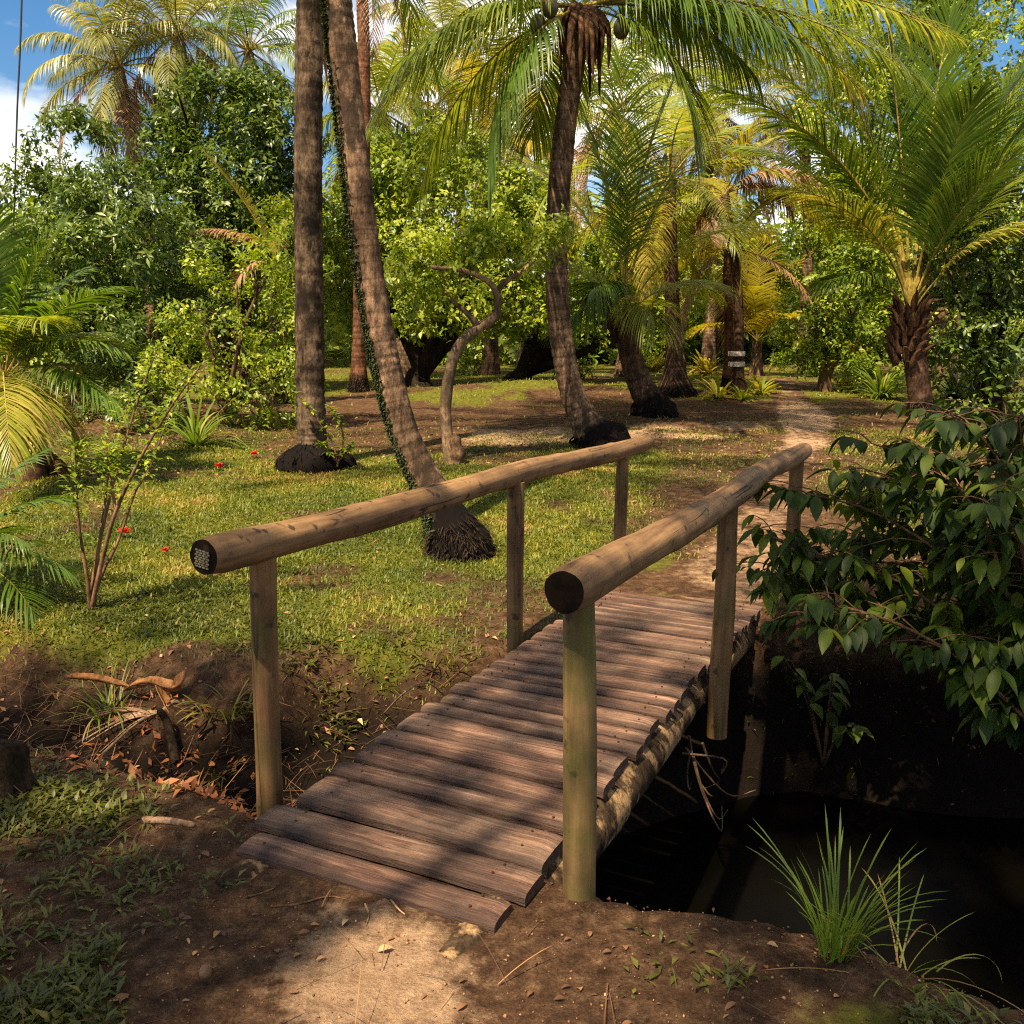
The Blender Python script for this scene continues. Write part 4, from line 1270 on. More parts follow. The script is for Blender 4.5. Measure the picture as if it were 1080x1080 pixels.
for (pxy, Yd, L, lab, sd_, mt) in far_palms:
    t_ = at_depth(*pxy, Yd)
    bx = t_[0] + 0.4
    b = np.array([bx, Yd, float(ground_z(bx, Yd))])
    o = thing('coconut_palm', b, lab, 'palm tree', 'distant palms above the trees')
    palm_trunk(o, [b, (b + t_) / 2 + [0.25, 0, 0], t_], 0.2, 0.15, 0.3, M['palm_bark'], 0.0, sides=12)
    crown(o, t_, 24, L, {'young': mt, 'old': DR}, seed=sd_, el=(-0.95, 1.35), droop=(0.9, 1.7), leaf=0.85, nl=60, lw=0.04, val=(0.5, 0.35), hang=1.0)

# young palm half hidden in the trees on the left
b = on_ground(300, 425)
yq = thing('young_palm', b, 'young palm half hidden in foliage with one yellow frond pointing up', 'palm tree')
top = at_depth(292, 275, b[1] - 0.5)
palm_trunk(yq, [b, (b + top) / 2, top], 0.11, 0.1, 0.2, M['palm_bark_dark'], 0.0)
for (ex, ey, dy, sg, mt) in ((222, 165, 0, 0.35, YE), (205, 240, -0.4, 1.2, DR), (270, 250, 0.3, 1.6, YE), (330, 200, 0.4, 0.9, GR), (245, 300, -0.6, 1.5, DR)):
    screen_frond(yq, top, at_depth(ex, ey, b[1] - 0.5 + dy), None, sg, mt, hang=0.3 if mt is YE else 0.7, val=(0.5, 0.3), leaf=0.5, nl=60, lw=0.03)

# feather palms at the left edge
b = on_ground(30, 500)
YL = b[1] - 1.2
pl = thing('feather_palm', on_ground(30, 505), 'feathery palm with long drooping green fronds at the left edge of the lawn', 'palm tree')
b = np.array(pl.location)
top = at_depth(5, 400, b[1])
palm_trunk(pl, [b, (b + top) / 2 + [0.06, 0, 0], top], 0.12, 0.1, 0.2, M['palm_bark_dark'], 0.0, 0.3)
for (ex, ey, dy, sg, mt, vl, hg) in ((112, 300, -0.4, 0.9, DP, 0.5, 0.45), (128, 420, -0.6, 1.3, DP, 0.5, 0.6), (60, 240, 0.2, 0.5, DP, 0.5, 0.4), (95, 350, 0.5, 1.0, GR, 0.5, 0.5), (40, 450, -1.0, 1.6, GR, 0.85, 0.7), (85, 470, 0.2, 1.5, YE, 0.2, 0.7), (120, 360, -0.2, 1.2, DP, 0.6, 0.5), (75, 290, 0.4, 0.8, DP, 0.5, 0.45), (45, 330, -0.9, 1.3, GR, 0.6, 0.55), (-60, 300, -0.6, 1.0, DP, 0.5, 0.5), (10, 470, -1.4, 1.7, GR, 0.8, 0.7), (-90, 420, 0.3, 1.3, DP, 0.4, 0.5), (-10, 230, -0.3, 0.6, DP, 0.4, 0.4)):
    screen_frond(pl, top, at_depth(ex, ey, b[1] + dy), None, sg, mt, hang=hg, val=(vl, 0.25), leaf=0.62, nl=70, lw=0.03, stalk=0.2)
b = on_ground(-60, 660)
pl2 = thing('feather_palm', b, 'small dark feathery palm leaning in from the left edge beside the thin red flowered shrub', 'palm tree')
top = b + np.array([0.05, 0, 0.3])
palm_trunk(pl2, [b, (b + top) / 2, top], 0.07, 0.06, 0.1, M['palm_bark_dark'], 0.0, 0.2, ringed=False)
for (ex, ey, dy, sg) in ((62, 520, 0.0, 1.2), (70, 590, -0.3, 1.5), (30, 480, 0.3, 0.8), (40, 640, -0.5, 1.7), (-40, 450, 0, 0.6), (20, 560, -0.4, 1.3)):
    screen_frond(pl2, top, at_depth(ex, ey, b[1] + dy), None, sg, DP, hang=0.5, val=(0.25, 0.2), leaf=0.36, nl=46, lw=0.02)

# ------------------------------------------------------------------ broadleaf trees
def branch_tree(parent, base, tips, r0, mat, fork=0.35, seed=0, name='trunk', lean=None):
    """one trunk mesh: stem up to a fork, then limbs that divide on the way to the tips"""
    r = random.Random(seed)
    base = np.asarray(base, float); tips = [np.asarray(t_, float) for t_ in tips]
    cen = np.mean(tips, 0)
    fk = base + (cen - base) * fork + (np.asarray(lean) if lean is not None else 0)
    m_ = Mesh()
    tube(m_, spline([base - [0, 0, 0.15], base + (fk - base) * 0.5 + [r.uniform(-.08, .08), r.uniform(-.08, .08), 0], fk], 12), np.linspace(r0 * 1.35, r0 * 0.85, 12), 10, rough=0.14, seed=seed, w=0)
    for t_ in tips:
        md = fk + (t_ - fk) * 0.5 + np.array([r.uniform(-.25, .25), r.uniform(-.25, .25), r.uniform(-.1, .3)]) * np.linalg.norm(t_ - fk) * 0.35
        limb = spline([fk, md, t_], 12)
        tube(m_, limb, np.linspace(r0 * 0.62, r0 * 0.12, 12), 7, rough=0.14, seed=seed + 3, w=0)
        for _ in range(3):
            k = r.randint(4, 10)
            e_ = limb[k] + np.array([r.uniform(-1, 1), r.uniform(-1, 1), r.uniform(-0.2, 0.9)]) * np.linalg.norm(t_ - fk) * 0.3
            tube(m_, spline([limb[k], (limb[k] + e_) / 2 + [0, 0, 0.08], e_], 6), np.linspace(r0 * 0.26, r0 * 0.05, 6), 5, w=0)
    return m_.build(name, mat, parent)


def foliage(parent, blobs, mat, density=1.0, size=0.13, aspect=0.42, per=11, spread=0.16, droop=0.35, name='crown', holes=0.36, seed=0, val=(0.45, 0.22), shell=0.45, simple=False, zmin=None):
    """leaf rosettes at twig ends, filling the outer part of several uneven blobs; noise leaves gaps between the sprays"""
    m_ = Mesh()
    r = np.random.default_rng(seed + 100)
    for (c, rad) in blobs:
        rad = np.broadcast_to(np.asarray(rad, float), (3,))
        cnt = int(density * 4.2 * (rad[0] * rad[2] + rad[0] * rad[1] + rad[1] * rad[2]) / (spread * spread) * 0.30)
        cnt = max(12, int(cnt * 2.2))
        d = nrm(r.normal(0, 1, (cnt, 3)))
        f = shell + (1.08 - shell) * r.uniform(0, 1, cnt) ** 0.6
        lump = 0.80 + 0.45 * fbm(d[:, 0] * 2.3 + c[0] * 3, d[:, 2] * 2.3 + d[:, 1] * 1.9 + c[2] * 3, seed, 3)
        P = np.asarray(c) + d * rad * (f * lump)[:, None]
        if rad[0] > 0.5 and not simple:
            ns = 18
            sdir = nrm(r.normal(0, 1, (ns, 3)) + [0, 0, 0.15])
            srad = r.uniform(0.30, 0.5, ns)
            pick = r.integers(0, ns, cnt)
            d = nrm(d + 0.55 * sdir[pick] + [0, 0, 0.25])
            P = np.asarray(c) + sdir[pick] * rad * 0.74 + d * rad * (srad[pick] * r.uniform(0.62, 1.08, cnt))[:, None]
        gap = fbm(P[:, 0] * 1.6 + seed, P[:, 2] * 1.9 + P[:, 1] * 0.9, seed + 5, 2)
        ok = (gap > holes) & (P[:, 2] > ground_z(P[:, 0], P[:, 1]) + 0.05)
        if zmin is not None:
            ok &= P[:, 2] > zmin + 0.5 * (fbm(P[:, 0] * 0.9, P[:, 1] * 0.9, seed + 3, 2) - 0.5)
        P, d = P[ok], d[ok]
        cl_val = np.clip(r.normal(val[0], val[1], len(P)), 0, 1)
        n = len(P) * per
        if n == 0: continue
        Pp = np.repeat(P, per, 0); dd = np.repeat(d, per, 0)
        tw = nrm(dd * 0.8 + [0, 0, 0.35] + np.repeat(r.normal(0, 0.5, (len(P), 3)), per, 0))
        k = np.tile(np.arange(per), len(P)) / per
        az = np.tile(np.arange(per) * 2.4, len(P)) + np.repeat(r.uniform(0, 6.28, len(P)), per) + r.normal(0, 0.7, n)
        a_ = nrm(np.cross(tw, [0.3, 0.5, 0.8])); b_ = np.cross(tw, a_)
        rad_dir = a_ * np.cos(az)[:, None] + b_ * np.sin(az)[:, None]
        D = nrm(rad_dir * 0.9 + tw * (0.25 + 0.6 * k)[:, None] - np.array([0, 0, droop]) + r.normal(0, 0.4, (n, 3)))
        base = Pp + tw * ((k - 0.5) * spread * 1.6)[:, None] + r.normal(0, spread * 0.22, (n, 3))
        leaves(m_, base, D, tw + [0, 0, 0.4], (sz := 0.84 * size * np.repeat(r.uniform(0.65, 1.35, len(P)), per)) * r.uniform(0.7, 1.2, n), sz * aspect * r.uniform(0.8, 1.2, n), np.clip(np.repeat(cl_val, per) + r.normal(0, 0.2, n), 0, 1), 0.22, 0.2, simple=simple)
    return m_.build(name, mat, parent)


def pxblobs(spec, Y, deep=1.0):
    out = []
    for s_ in spec:
        x, y, rp = s_[:3]; dy = s_[3] if len(s_) > 3 else 0
        c = at_depth(x, y, Y + dy)
        rr = rp * (Y + dy) / 1000.0
        out.append((c, (rr, rr * deep, rr)))
    return out


def tree(name, label, base_px, spec, Y, mat, bark, r0, group=None, cat='tree', fork=0.35, ntips=6, seed=0, **kw):
    if base_px is None:
        bx = at_depth(spec[0][0], 400, Y)[0]
    else:
        bx = at_depth(base_px, 400, Y)[0]
    base = np.array([bx, Y, float(ground_z(bx, Y))])
    o = thing(name, base, label, cat, group)
    bl = pxblobs(spec, Y)
    branch_tree(o, base, [c for c, _ in bl][:ntips], r0, bark, fork, seed)
    foliage(o, bl, mat, seed=seed, **kw)
    return o


GT = 'broadleaf trees around the lawn'
tree('mango_tree', 'dense dark leafy tree filling the left edge behind the feathery palm', 90, [(82, 172, 46), (50, 245, 56), (120, 245, 64, -1), (15, 305, 60), (95, 320, 75, -1.5), (165, 280, 55), (150, 360, 60, -1), (50, 390, 65, -1), (200, 330, 45), (115, 420, 45, -1)], 15.5, M['leaf_dark'], M['bark'], 0.2, GT, ntips=7, seed=11, density=1.5, size=0.135, aspect=0.34, spread=0.17, droop=0.5, val=(0.5, 0.28), holes=0.24)
tree('round_tree', 'round dark tree with glossy leaves below the distant palm crowns', 235, [(240, 150, 62), (205, 125, 40), (282, 140, 48), (258, 215, 62), (200, 215, 48), (230, 280, 55), (290, 230, 42), (185, 170, 34)], 19, M['leaf_dark'], M['bark_black'], 0.2, GT, seed=12, density=1.4, size=0.14, aspect=0.45, spread=0.18, droop=0.25, val=(0.55, 0.3), holes=0.27)
tree('lime_tree', 'loose lime green small tree left of the straight grey palm', 232, [(250, 300, 52), (228, 365, 50), (290, 335, 42), (185, 375, 38), (300, 260, 42), (265, 395, 36), (205, 320, 34), (310, 390, 30)], 13.2, M['leaf_lime'], M['bark'], 0.07, GT, fork=0.2, ntips=8, seed=13, size=0.085, aspect=0.5, spread=0.12, val=(0.5, 0.28), holes=0.42, shell=0.2, density=0.75)
tree('cashew_tree', 'bright green spreading tree with a forked black trunk in the middle', 442, [(440, 235, 70), (515, 225, 66), (395, 290, 58), (480, 300, 66, -1), (550, 285, 60), (395, 215, 50), (565, 225, 48), (468, 180, 50), (425, 335, 40), (520, 335, 40), (415, 180, 36), (350, 320, 44), (350, 260, 44), (460, 335, 40, -1), (575, 335, 40)], 21, M['leaf_mid'], M['bark_black'], 0.27, GT, fork=0.09, ntips=7, seed=14, size=0.15, aspect=0.52, spread=0.19, val=(0.62, 0.28), holes=0.26, zmin=1.55)
tree('cashew_tree', 'green tree with low twisted dark limbs behind the coconut palm', 542, [(590, 310, 56), (640, 290, 56), (555, 340, 40), (620, 345, 40), (680, 270, 46), (655, 345, 36)], 23, M['leaf_mid'], M['bark_black'], 0.26, GT, fork=0.1, ntips=6, seed=15, size=0.15, aspect=0.52, spread=0.2, val=(0.5, 0.28), zmin=1.4)
tree('lime_tree', 'sunlit green tree behind the straight dark palm, left of the path', 720, [(705, 255, 46), (730, 320, 42), (690, 330, 40), (745, 270, 40), (672, 220, 40), (725, 215, 40)], 22.5, M['leaf_lime'], M['bark'], 0.12, GT, seed=16, size=0.14, aspect=0.5, spread=0.18, val=(0.55, 0.28), holes=0.45, density=0.7)  # brighter leaf colour here stands in for sunlight near the path end
tree('tall_tree', 'tall pale green tree rising to the top right corner behind the stout young palm', 1000, [(960, 70, 74), (940, 0, 60), (1035, 50, 74), (990, 300, 56), (950, 250, 50), (905, 130, 60), (1060, 150, 66), (975, 165, 66), (1030, 235, 60), (900, 215, 50), (1010, -10, 60), (1085, 80, 60)], 23, M['leaf_mid'], M['bark'], 0.26, GT, ntips=8, seed=17, size=0.15, aspect=0.5, spread=0.2, val=(0.55, 0.3), holes=0.33)
tree('bushy_tree', 'bushy dark green tree right of the path end with reddish leaves below', 872, [(872, 285, 46), (850, 335, 40), (905, 320, 46), (885, 375, 34), (935, 355, 42), (845, 380, 26), (915, 260, 44), (920, 390, 28)], 19.5, M['leaf_mid'], M['bark'], 0.12, GT, seed=18, size=0.13, aspect=0.5, spread=0.17, val=(0.5, 0.3), holes=0.36)
tree('bushy_tree', 'dark shaded bush crowding the right edge behind the stout young palm', 1050, [(1045, 290, 60), (1075, 360, 60), (1015, 350, 46), (1030, 410, 40), (1080, 250, 55), (1000, 285, 40), (1090, 420, 50)], 15, M['leaf_dark'], M['bark_black'], 0.13, GT, seed=19, size=0.13, aspect=0.45, spread=0.16, val=(0.5, 0.3), holes=0.32)

# crooked little tree on the lawn
b = on_ground(474, 488)
YK = b[1]
ck = thing('crooked_tree', b, 'small crooked tree with bare pale bark and a kinked top, on the brown ground', 'tree', GT)
m_ = Mesh()
def px_limb(pix, r0, r1, dy=0.0, sides=10):
    P = spline(px_path(pix, YK, YK + dy), 26)
    tube(m_, P, np.linspace(r0, r1, 26), sides, rough=0.16, seed=int(pix[0][0]), w=0)
px_limb([(475, 492), (472, 462), (470, 430), (474, 395), (484, 365), (503, 347), (520, 336), (527, 328)], 0.068, 0.055)
px_limb([(525, 334), (524, 312), (516, 298), (500, 289), (480, 284), (455, 282)], 0.043, 0.02, -0.4)
px_limb([(523, 308), (535, 296), (552, 285), (566, 272)], 0.038, 0.016, 0.3)
px_limb([(505, 345), (492, 330), (478, 318), (470, 308)], 0.038, 0.015, -0.3)
px_limb([(458, 283), (440, 280), (425, 290)], 0.02, 0.004, -0.1)
px_limb([(566, 272), (580, 258), (598, 250)], 0.016, 0.004, 0.1)
px_limb([(470, 308), (462, 300), (448, 302)], 0.014, 0.004, 0.1)
px_limb([(500, 289), (494, 272), (498, 258)], 0.016, 0.004, 0.1)
m_.build('trunk', M['bark_pale'], ck)
m_ = Mesh()
bl = pxblobs([(448, 272, 30), (422, 288, 26), (480, 262, 28), (572, 260, 28), (545, 258, 24), (466, 305, 20), (505, 258, 28), (592, 246, 22), (440, 310, 18), (520, 240, 24)], YK - 0.2)
foliage(ck, bl, M['leaf_lime'], density=0.8, size=0.08, aspect=0.5, spread=0.1, seed=31, shell=0.1, holes=0.3, val=(0.55, 0.3))
m_ = Mesh()   # old stub with a knot at its foot
tube(m_, spline([b + [0.1, -0.05, -0.05], b + [0.10, -0.06, 0.14], b + [0.05, -0.05, 0.33]], 12), [0.085, 0.09, 0.07, 0.075, 0.09, 0.085, 0.07, 0.06, 0.07, 0.075, 0.06, 0.02], 10, rough=0.3, seed=4)
m_.build('stub', M['bark'], ck)

# more trunks seen between the trees
gq = 'thin trunks in the shade of the far trees'
for (px_, py0, lab, w_) in ((258, 418, 'dark thin trunk in the shade left of the straight grey palm', 0.1), (298, 405, 'thin trunk beside the straight grey palm among lime green leaves', 0.07), (752, 388, 'short thin dark trunk between the straight dark palm and the banded palm', 0.11), (1005, 420, 'slim bare sapling beside the stout young palm', 0.05)):
    b = on_ground(px_, py0)
    o = thing('sapling', b, lab, 'tree', gq)
    hgt = 3.2 if px_ != 752 else 2.2
    tp = b + np.array([0.15, 0.1, hgt])
    branch_tree(o, b, [tp, tp + [0.5, 0.2, -0.3], tp + [-0.5, 0.1, -0.2]], w_, M['bark_black' if px_ in (752, 258) else 'bark'], 0.7, int(px_))
    foliage(o, [(tp + [0, 0, 0.1], (0.6, 0.6, 0.45)), (tp + [0.4, 0, -0.1], (0.4, 0.4, 0.3))], M['leaf_mid'], seed=int(px_), density=0.6, size=0.11, spread=0.15, shell=0.2)

# the woods beyond
wd = []
r = random.Random(44)
for k in range(230):
    x = r.uniform(-34, 42); y = r.uniform(33, 46)
    rad = r.uniform(1.5, 2.8)
    hmax = 6.6 if x > -12 else 5.2
    z = r.uniform(0.8, hmax) if k % 3 else r.uniform(0.5, 2.0)
    wd.append((np.array([x, y, z]), (rad, rad, rad)))
o = foliage(None, wd, M['leaf_mid'], density=0.9, size=0.36, aspect=0.5, per=9, spread=0.42, seed=51, name='far_woods', shell=0.3, simple=True, val=(0.4, 0.3))
tag(o, 'green mass of woods beyond the garden trees', 'woods', kind='stuff')

# ------------------------------------------------------------------ shrubs, bromeliads, tufts
def rosette(name, label, px_, py_, n, L, mat, cat='plant', group=None, wd=0.05, val=(0.6, 0.25), lean=(0.1, 1.1), arch=0.8, base=None):
    b = on_ground(px_, py_) if base is None else base
    o = Mesh()
    az = RNG.uniform(0, 6.28, n)
    le = RNG.uniform(*lean, n)
    off = np.stack([np.cos(az), np.sin(az), np.zeros(n)], -1) * RNG.uniform(0, 0.06, n)[:, None]
    blades(o, b + off - [0, 0, 0.02], az, le, L * RNG.uniform(0.6, 1.1, n), wd * RNG.uniform(0.8, 1.2, n), np.clip(RNG.normal(*val, n), 0, 1), arch * RNG.uniform(0.5, 1.3, n), 6)
    return tag(o.build(name, mat, origin=b), label, cat, group)


gb = 'spiky plants edging the path'
rosette('bromeliad', 'bright yellow spiky bromeliad right of the far path', 890, 412, 46, 0.55, M['bromeliad'], group=gb, wd=0.07, val=(0.85, 0.15))
rosette('bromeliad', 'large green spiky clump between the yellow bromeliad and the stout palm', 928, 420, 110, 0.85, M['tuft'], group=gb, wd=0.05, val=(0.5, 0.2))
rosette('bromeliad', 'yellow green spiky plant right of the banded slender palm', 802, 416, 46, 0.7, M['bromeliad'], group=gb, wd=0.06, val=(0.5, 0.25))
rosette('bromeliad', 'yellow green spiky plant just left of the banded slender palm', 758, 420, 40, 0.6, M['bromeliad'], group=gb, wd=0.06, val=(0.6, 0.25))
rosette('bromeliad', 'low green spiky plant at the foot of the banded slender palm', 782, 422, 30, 0.45, M['bromeliad'], group=gb, wd=0.05, val=(0.2, 0.2))
rosette('bromeliad', 'golden spiky plant behind the stooping palm', 690, 392, 60, 1.0, M['frond_yellow'], group=gb, wd=0.09, val=(0.6, 0.25))
rosette('bromeliad', 'golden spiky plant between the straight dark palm and the stooping palm', 745, 396, 50, 0.8, M['frond_yellow'], group=gb, wd=0.09, val=(0.6, 0.25))
rosette('bromeliad', 'green spiky clump at the far end of the path', 862, 398, 60, 0.8, M['tuft'], group=gb, wd=0.06, val=(0.3, 0.2))
rosette('spiky_plant', 'long leaved green spiky plant at the edge of the lawn beside the dark bank', 207, 470, 60, 0.85, M['tuft'], wd=0.035, val=(0.5, 0.3))
rosette('spiky_plant', 'dark spiky plant in the shade at the right edge behind the stout palm', 1040, 425, 130, 1.5, M['leaf_dark'], wd=0.07, val=(0.4, 0.3))
rosette('spiky_plant', 'dark spiky clump in the shade right beside the stout palm', 1005, 420, 80, 1.1, M['leaf_dark'], wd=0.06, val=(0.5, 0.3))

# low shrubs on the bank behind the lawn
gs = 'low bushes behind the lawn'
for (px_, py0, rad, lab, mt, sd_) in ((150, 455, 0.45, 'low dark bush on the bank left of the spiky plant', 'leaf_dark', 71), (275, 452, 0.5, 'low leafy bush on the bank right of the spiky plant', 'leaf_mid', 72), (90, 440, 0.5, 'low dark bush behind the feathery palm fronds', 'leaf_dark', 73), (500, 395, 0.5, 'low bush under the bright green spreading tree', 'leaf_mid', 74), (600, 400, 0.5, 'low bush behind the foot of the coconut palm', 'leaf_mid', 75), (890, 385, 0.7, 'leafy low bush with red leaves right of the path end', 'leaf_mid', 76), (845, 392, 0.6, 'low green bush closing the end of the path', 'leaf_mid', 77)):
    b = on_ground(px_, py0)
    o = thing('low_bush', b, lab, 'bush', gs)
    branch_tree(o, b, [b + [0.2, 0, rad], b + [-0.25, 0.1, rad * 0.9], b + [0, -0.2, rad * 1.1]], 0.025, M['cane'], 0.2, sd_, 'stems')
    foliage(o, [(b + [0, 0, rad * 0.6], (rad * 1.2, rad, rad * 0.75)), (b + [rad * 0.6, 0.1, rad * 0.5], rad * 0.6)], M[mt], seed=sd_, density=0.8, size=0.11, spread=0.13, shell=0.25, name='foliage')
    if sd_ == 76:
        rp = at_depth(900, 362, b[1] - 0.7)
        foliage(o, [(rp, (0.16, 0.16, 0.2)), (at_depth(866, 335, b[1] - 0.6), (0.12, 0.12, 0.18))], M['litter_orange'], seed=78, density=1.2, size=0.13, spread=0.12, shell=0.1, name='red_leaves', holes=0.0)


# thin shrub with long bare canes on the left
b = on_ground(95, 643)
YS = b[1]
hs = thing('cane_shrub', b, 'thin shrub with long bare upright canes and few small leaves on the left lawn', 'shrub')
m_ = Mesh(); lf = []
def cane(pix, r0, r1, dy):
    P = spline(px_path(pix, YS, YS + dy), 24)
    tube(m_, P, np.linspace(r0, r1, 24), 7, rough=0.1, seed=int(pix[-1][0]))
    return P
canes = [cane([(95, 646), (92, 610), (84, 560), (80, 510), (79, 470)], 0.014, 0.004, -0.1),
         cane([(96, 640), (100, 600), (112, 540), (128, 480), (146, 420), (165, 370)], 0.014, 0.004, 0.2),
         cane([(97, 640), (108, 590), (122, 540), (150, 480), (180, 430), (212, 385)], 0.016, 0.004, -0.3),
         cane([(98, 636), (104, 580), (112, 520), (118, 470), (138, 420)], 0.012, 0.003, 0.3),
         cane([(98, 630), (110, 600), (125, 570), (142, 520), (160, 490), (178, 440), (200, 410)], 0.012, 0.003, 0.1),
         cane([(122, 540), (116, 500), (112, 470)], 0.01, 0.004, 0.1)]
m_.build('canes', M['cane'], hs)
m_ = Mesh()
for P in canes:
    k = 170
    i_ = np.clip(24 * RNG.uniform(0.35, 1, k) ** 0.8, 0, 23).astype(int)
    az = RNG.uniform(0, 6.28, k); el = RNG.uniform(-0.2, 1.0, k)
    d = np.stack([np.cos(az) * np.cos(el), np.sin(az) * np.cos(el), np.sin(el)], -1)
    leaves(m_, P[i_] + d * RNG.uniform(0.01, 0.09, k)[:, None], d, np.array([0, 0, 1.0]), RNG.uniform(0.03, 0.065, k), RNG.uniform(0.016, 0.03, k), np.clip(RNG.normal(0.5, 0.3, k), 0, 1), 0.25)
m_.build('leaves', M['leaf_mid'], hs)

# leafy climber at the foot of the straight palm
b = on_ground(356, 492)
cl = thing('leafy_sprig', b, 'leafy green sprig growing beside the black root boss of the straight palm', 'plant')
m_ = Mesh(); cps = []
for pix in ([(356, 492), (352, 470), (340, 450), (325, 430), (312, 415)], [(356, 490), (362, 465), (358, 445), (348, 430)], [(356, 488), (366, 476), (372, 468)], [(354, 486), (345, 475), (338, 468)]):
    P = spline(px_path(pix, b[1] - 0.35, b[1] - 0.42), 14); cps.append(P)
    tube(m_, P, np.linspace(0.012, 0.004, 14), 5)
m_.build('stems', M['cane'], cl)
m_ = Mesh()
for P in cps:
    k = 60
    i_ = RNG.integers(3, 14, k); az = RNG.uniform(0, 6.28, k); el = RNG.uniform(-0.3, 0.9, k)
    d = np.stack([np.cos(az) * np.cos(el), np.sin(az) * np.cos(el), np.sin(el)], -1)
    leaves(m_, P[i_], d, np.array([0, 0, 1.0]), RNG.uniform(0.05, 0.09, k), RNG.uniform(0.03, 0.05, k), np.clip(RNG.normal(0.6, 0.25, k), 0, 1), 0.25)
m_.build('leaves', M['leaf_mid'], cl)

# big leaved shrub hanging over the creek on the right
b = np.array([3.1, 5.0, 0.0]); b[2] = float(ground_z(b[0], b[1]))
sh = thing('large_shrub', b, 'large dark shrub with broad drooping ribbed leaves overhanging the creek on the right', 'shrub')
stem_m, leaf_m = Mesh(), Mesh()


shrub_br = [  # branch in pixels with depth at its two ends
    ([(1085, 760), (1040, 690), (960, 620), (880, 590), (792, 560)], 4.3, 4.7),
    ([(1085, 740), (1050, 660), (1000, 590), (920, 540), (850, 520)], 4.3, 4.5),
    ([(1085, 720), (1060, 620), (1030, 540), (980, 490), (920, 468)], 4.2, 4.4),
    ([(1090, 700), (1080, 600), (1060, 500), (1020, 445), (1000, 440)], 4.3, 4.6),
    ([(1100, 700), (1095, 580), (1080, 490), (1075, 440)], 4.2, 4.3),
    ([(1085, 760), (1020, 700), (950, 660), (880, 640), (850, 660)], 4.2, 4.3),
    ([(1090, 690), (1040, 600), (960, 570), (900, 560)], 4.6, 5.0),
    ([(1085, 760), (1000, 680), (900, 620), (830, 600), (815, 612)], 4.6, 4.9),
    ([(1095, 640), (1050, 570), (990, 540), (940, 505), (900, 510)], 4.5, 4.9)]
shrub_br += [
    ([(1120, 700), (1080, 640), (1060, 570), (1020, 500)], 4.5, 4.8),
    ([(1120, 600), (1100, 520), (1080, 470), (1040, 430)], 4.4, 4.7),
    ([(1110, 700), (1060, 640), (980, 600), (890, 590), (840, 580)], 4.8, 5.2),
    ([(1110, 660), (1040, 560), (970, 520), (940, 480)], 4.8, 5.2),
    ([(1120, 700), (1090, 620), (1070, 560), (1040, 520)], 4.1, 4.0)]
rs = np.random.default_rng(9)
for pix, Y0, Y1 in shrub_br:
    P = spline([b + [0.0, 0, -0.05], b + [-0.15, -0.1, 0.3]] + px_path(pix, Y0, Y1), 40)
    tube(stem_m, P, np.linspace(0.016, 0.003, 40), 6, rough=0.1)
    for k in range(9, 40, 1):
        # side twigs, each ending in a spray of drooping leaves
        az = rs.uniform(0, 6.28)
        tl = rs.uniform(0.12, 0.34)
        e_ = P[k] + np.array([math.cos(az) * tl, math.sin(az) * tl, rs.uniform(-0.1, 0.12)])
        tube(stem_m, spline([P[k], (P[k] + e_) / 2 + [0, 0, 0.03], e_], 6), np.linspace(0.004, 0.002, 6), 5)
        tw = nrm(e_ - P[k])
        npair = rs.integers(3, 7)
        t_ = np.repeat(np.linspace(0.25, 1.0, npair), 2)
        sgn = np.tile([1.0, -1.0], npair)
        az2 = math.atan2(tw[1], tw[0]) + sgn * rs.uniform(0.45, 1.2, npair * 2) + rs.normal(0, 0.12, npair * 2)
        d = np.stack([np.cos(az2), np.sin(az2), rs.uniform(-0.85, 0.05, npair * 2)], -1)
        ln = rs.uniform(0.085, 0.165, npair * 2) * rs.uniform(0.8, 1.1)
        big_leaves(leaf_m, P[k] + (e_ - P[k]) * t_[:, None], d, ln, ln * rs.uniform(0.34, 0.46, npair * 2), np.clip(rs.normal(0.5, 0.3) + rs.normal(0, 0.12, npair * 2), 0, 1))
stem_m.build('stems', M['cane'], sh)
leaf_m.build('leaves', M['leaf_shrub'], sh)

# dark undergrowth filling the bank beneath the shrub
gu = 'dark plants on the shaded creek bank'
for k, (cx_, s_, hgt, lab) in enumerate(((1.75, 4.05, 0.75, 'dark leafy plant on the creek bank beneath the large shrub, nearest the bridge'), (2.5, 3.7, 0.8, 'dark leafy plant low under the middle of the large shrub'), (3.3, 3.9, 0.95, 'dark leafy plant under the large shrub at the right edge'), (2.6, 4.7, 0.8, 'dark leafy plant behind the large shrub on top of the bank'))):
    xy = BO + BR * cx_ + BD * s_
    b = np.array([xy[0], xy[1], float(ground_z(*xy))])
    o = thing('bank_plant', b, lab, 'plant', gu)
    branch_tree(o, b, [b + [0.25, -0.1, hgt], b + [-0.3, -0.1, hgt * 0.9], b + [0, -0.3, hgt * 0.8]], 0.02, M['cane'], 0.2, 300 + k, 'stems')
    foliage(o, [(b + [0, -0.1, hgt * 0.6], (0.5, 0.45, hgt * 0.5)), (b + [0.3, -0.25, hgt * 0.35], 0.35), (b + [-0.3, -0.2, hgt * 0.3], 0.3)], M['leaf_shrub'], seed=310 + k, density=0.5, size=0.12, spread=0.13, per=7, shell=0.2, name='leaves', val=(0.25, 0.2))

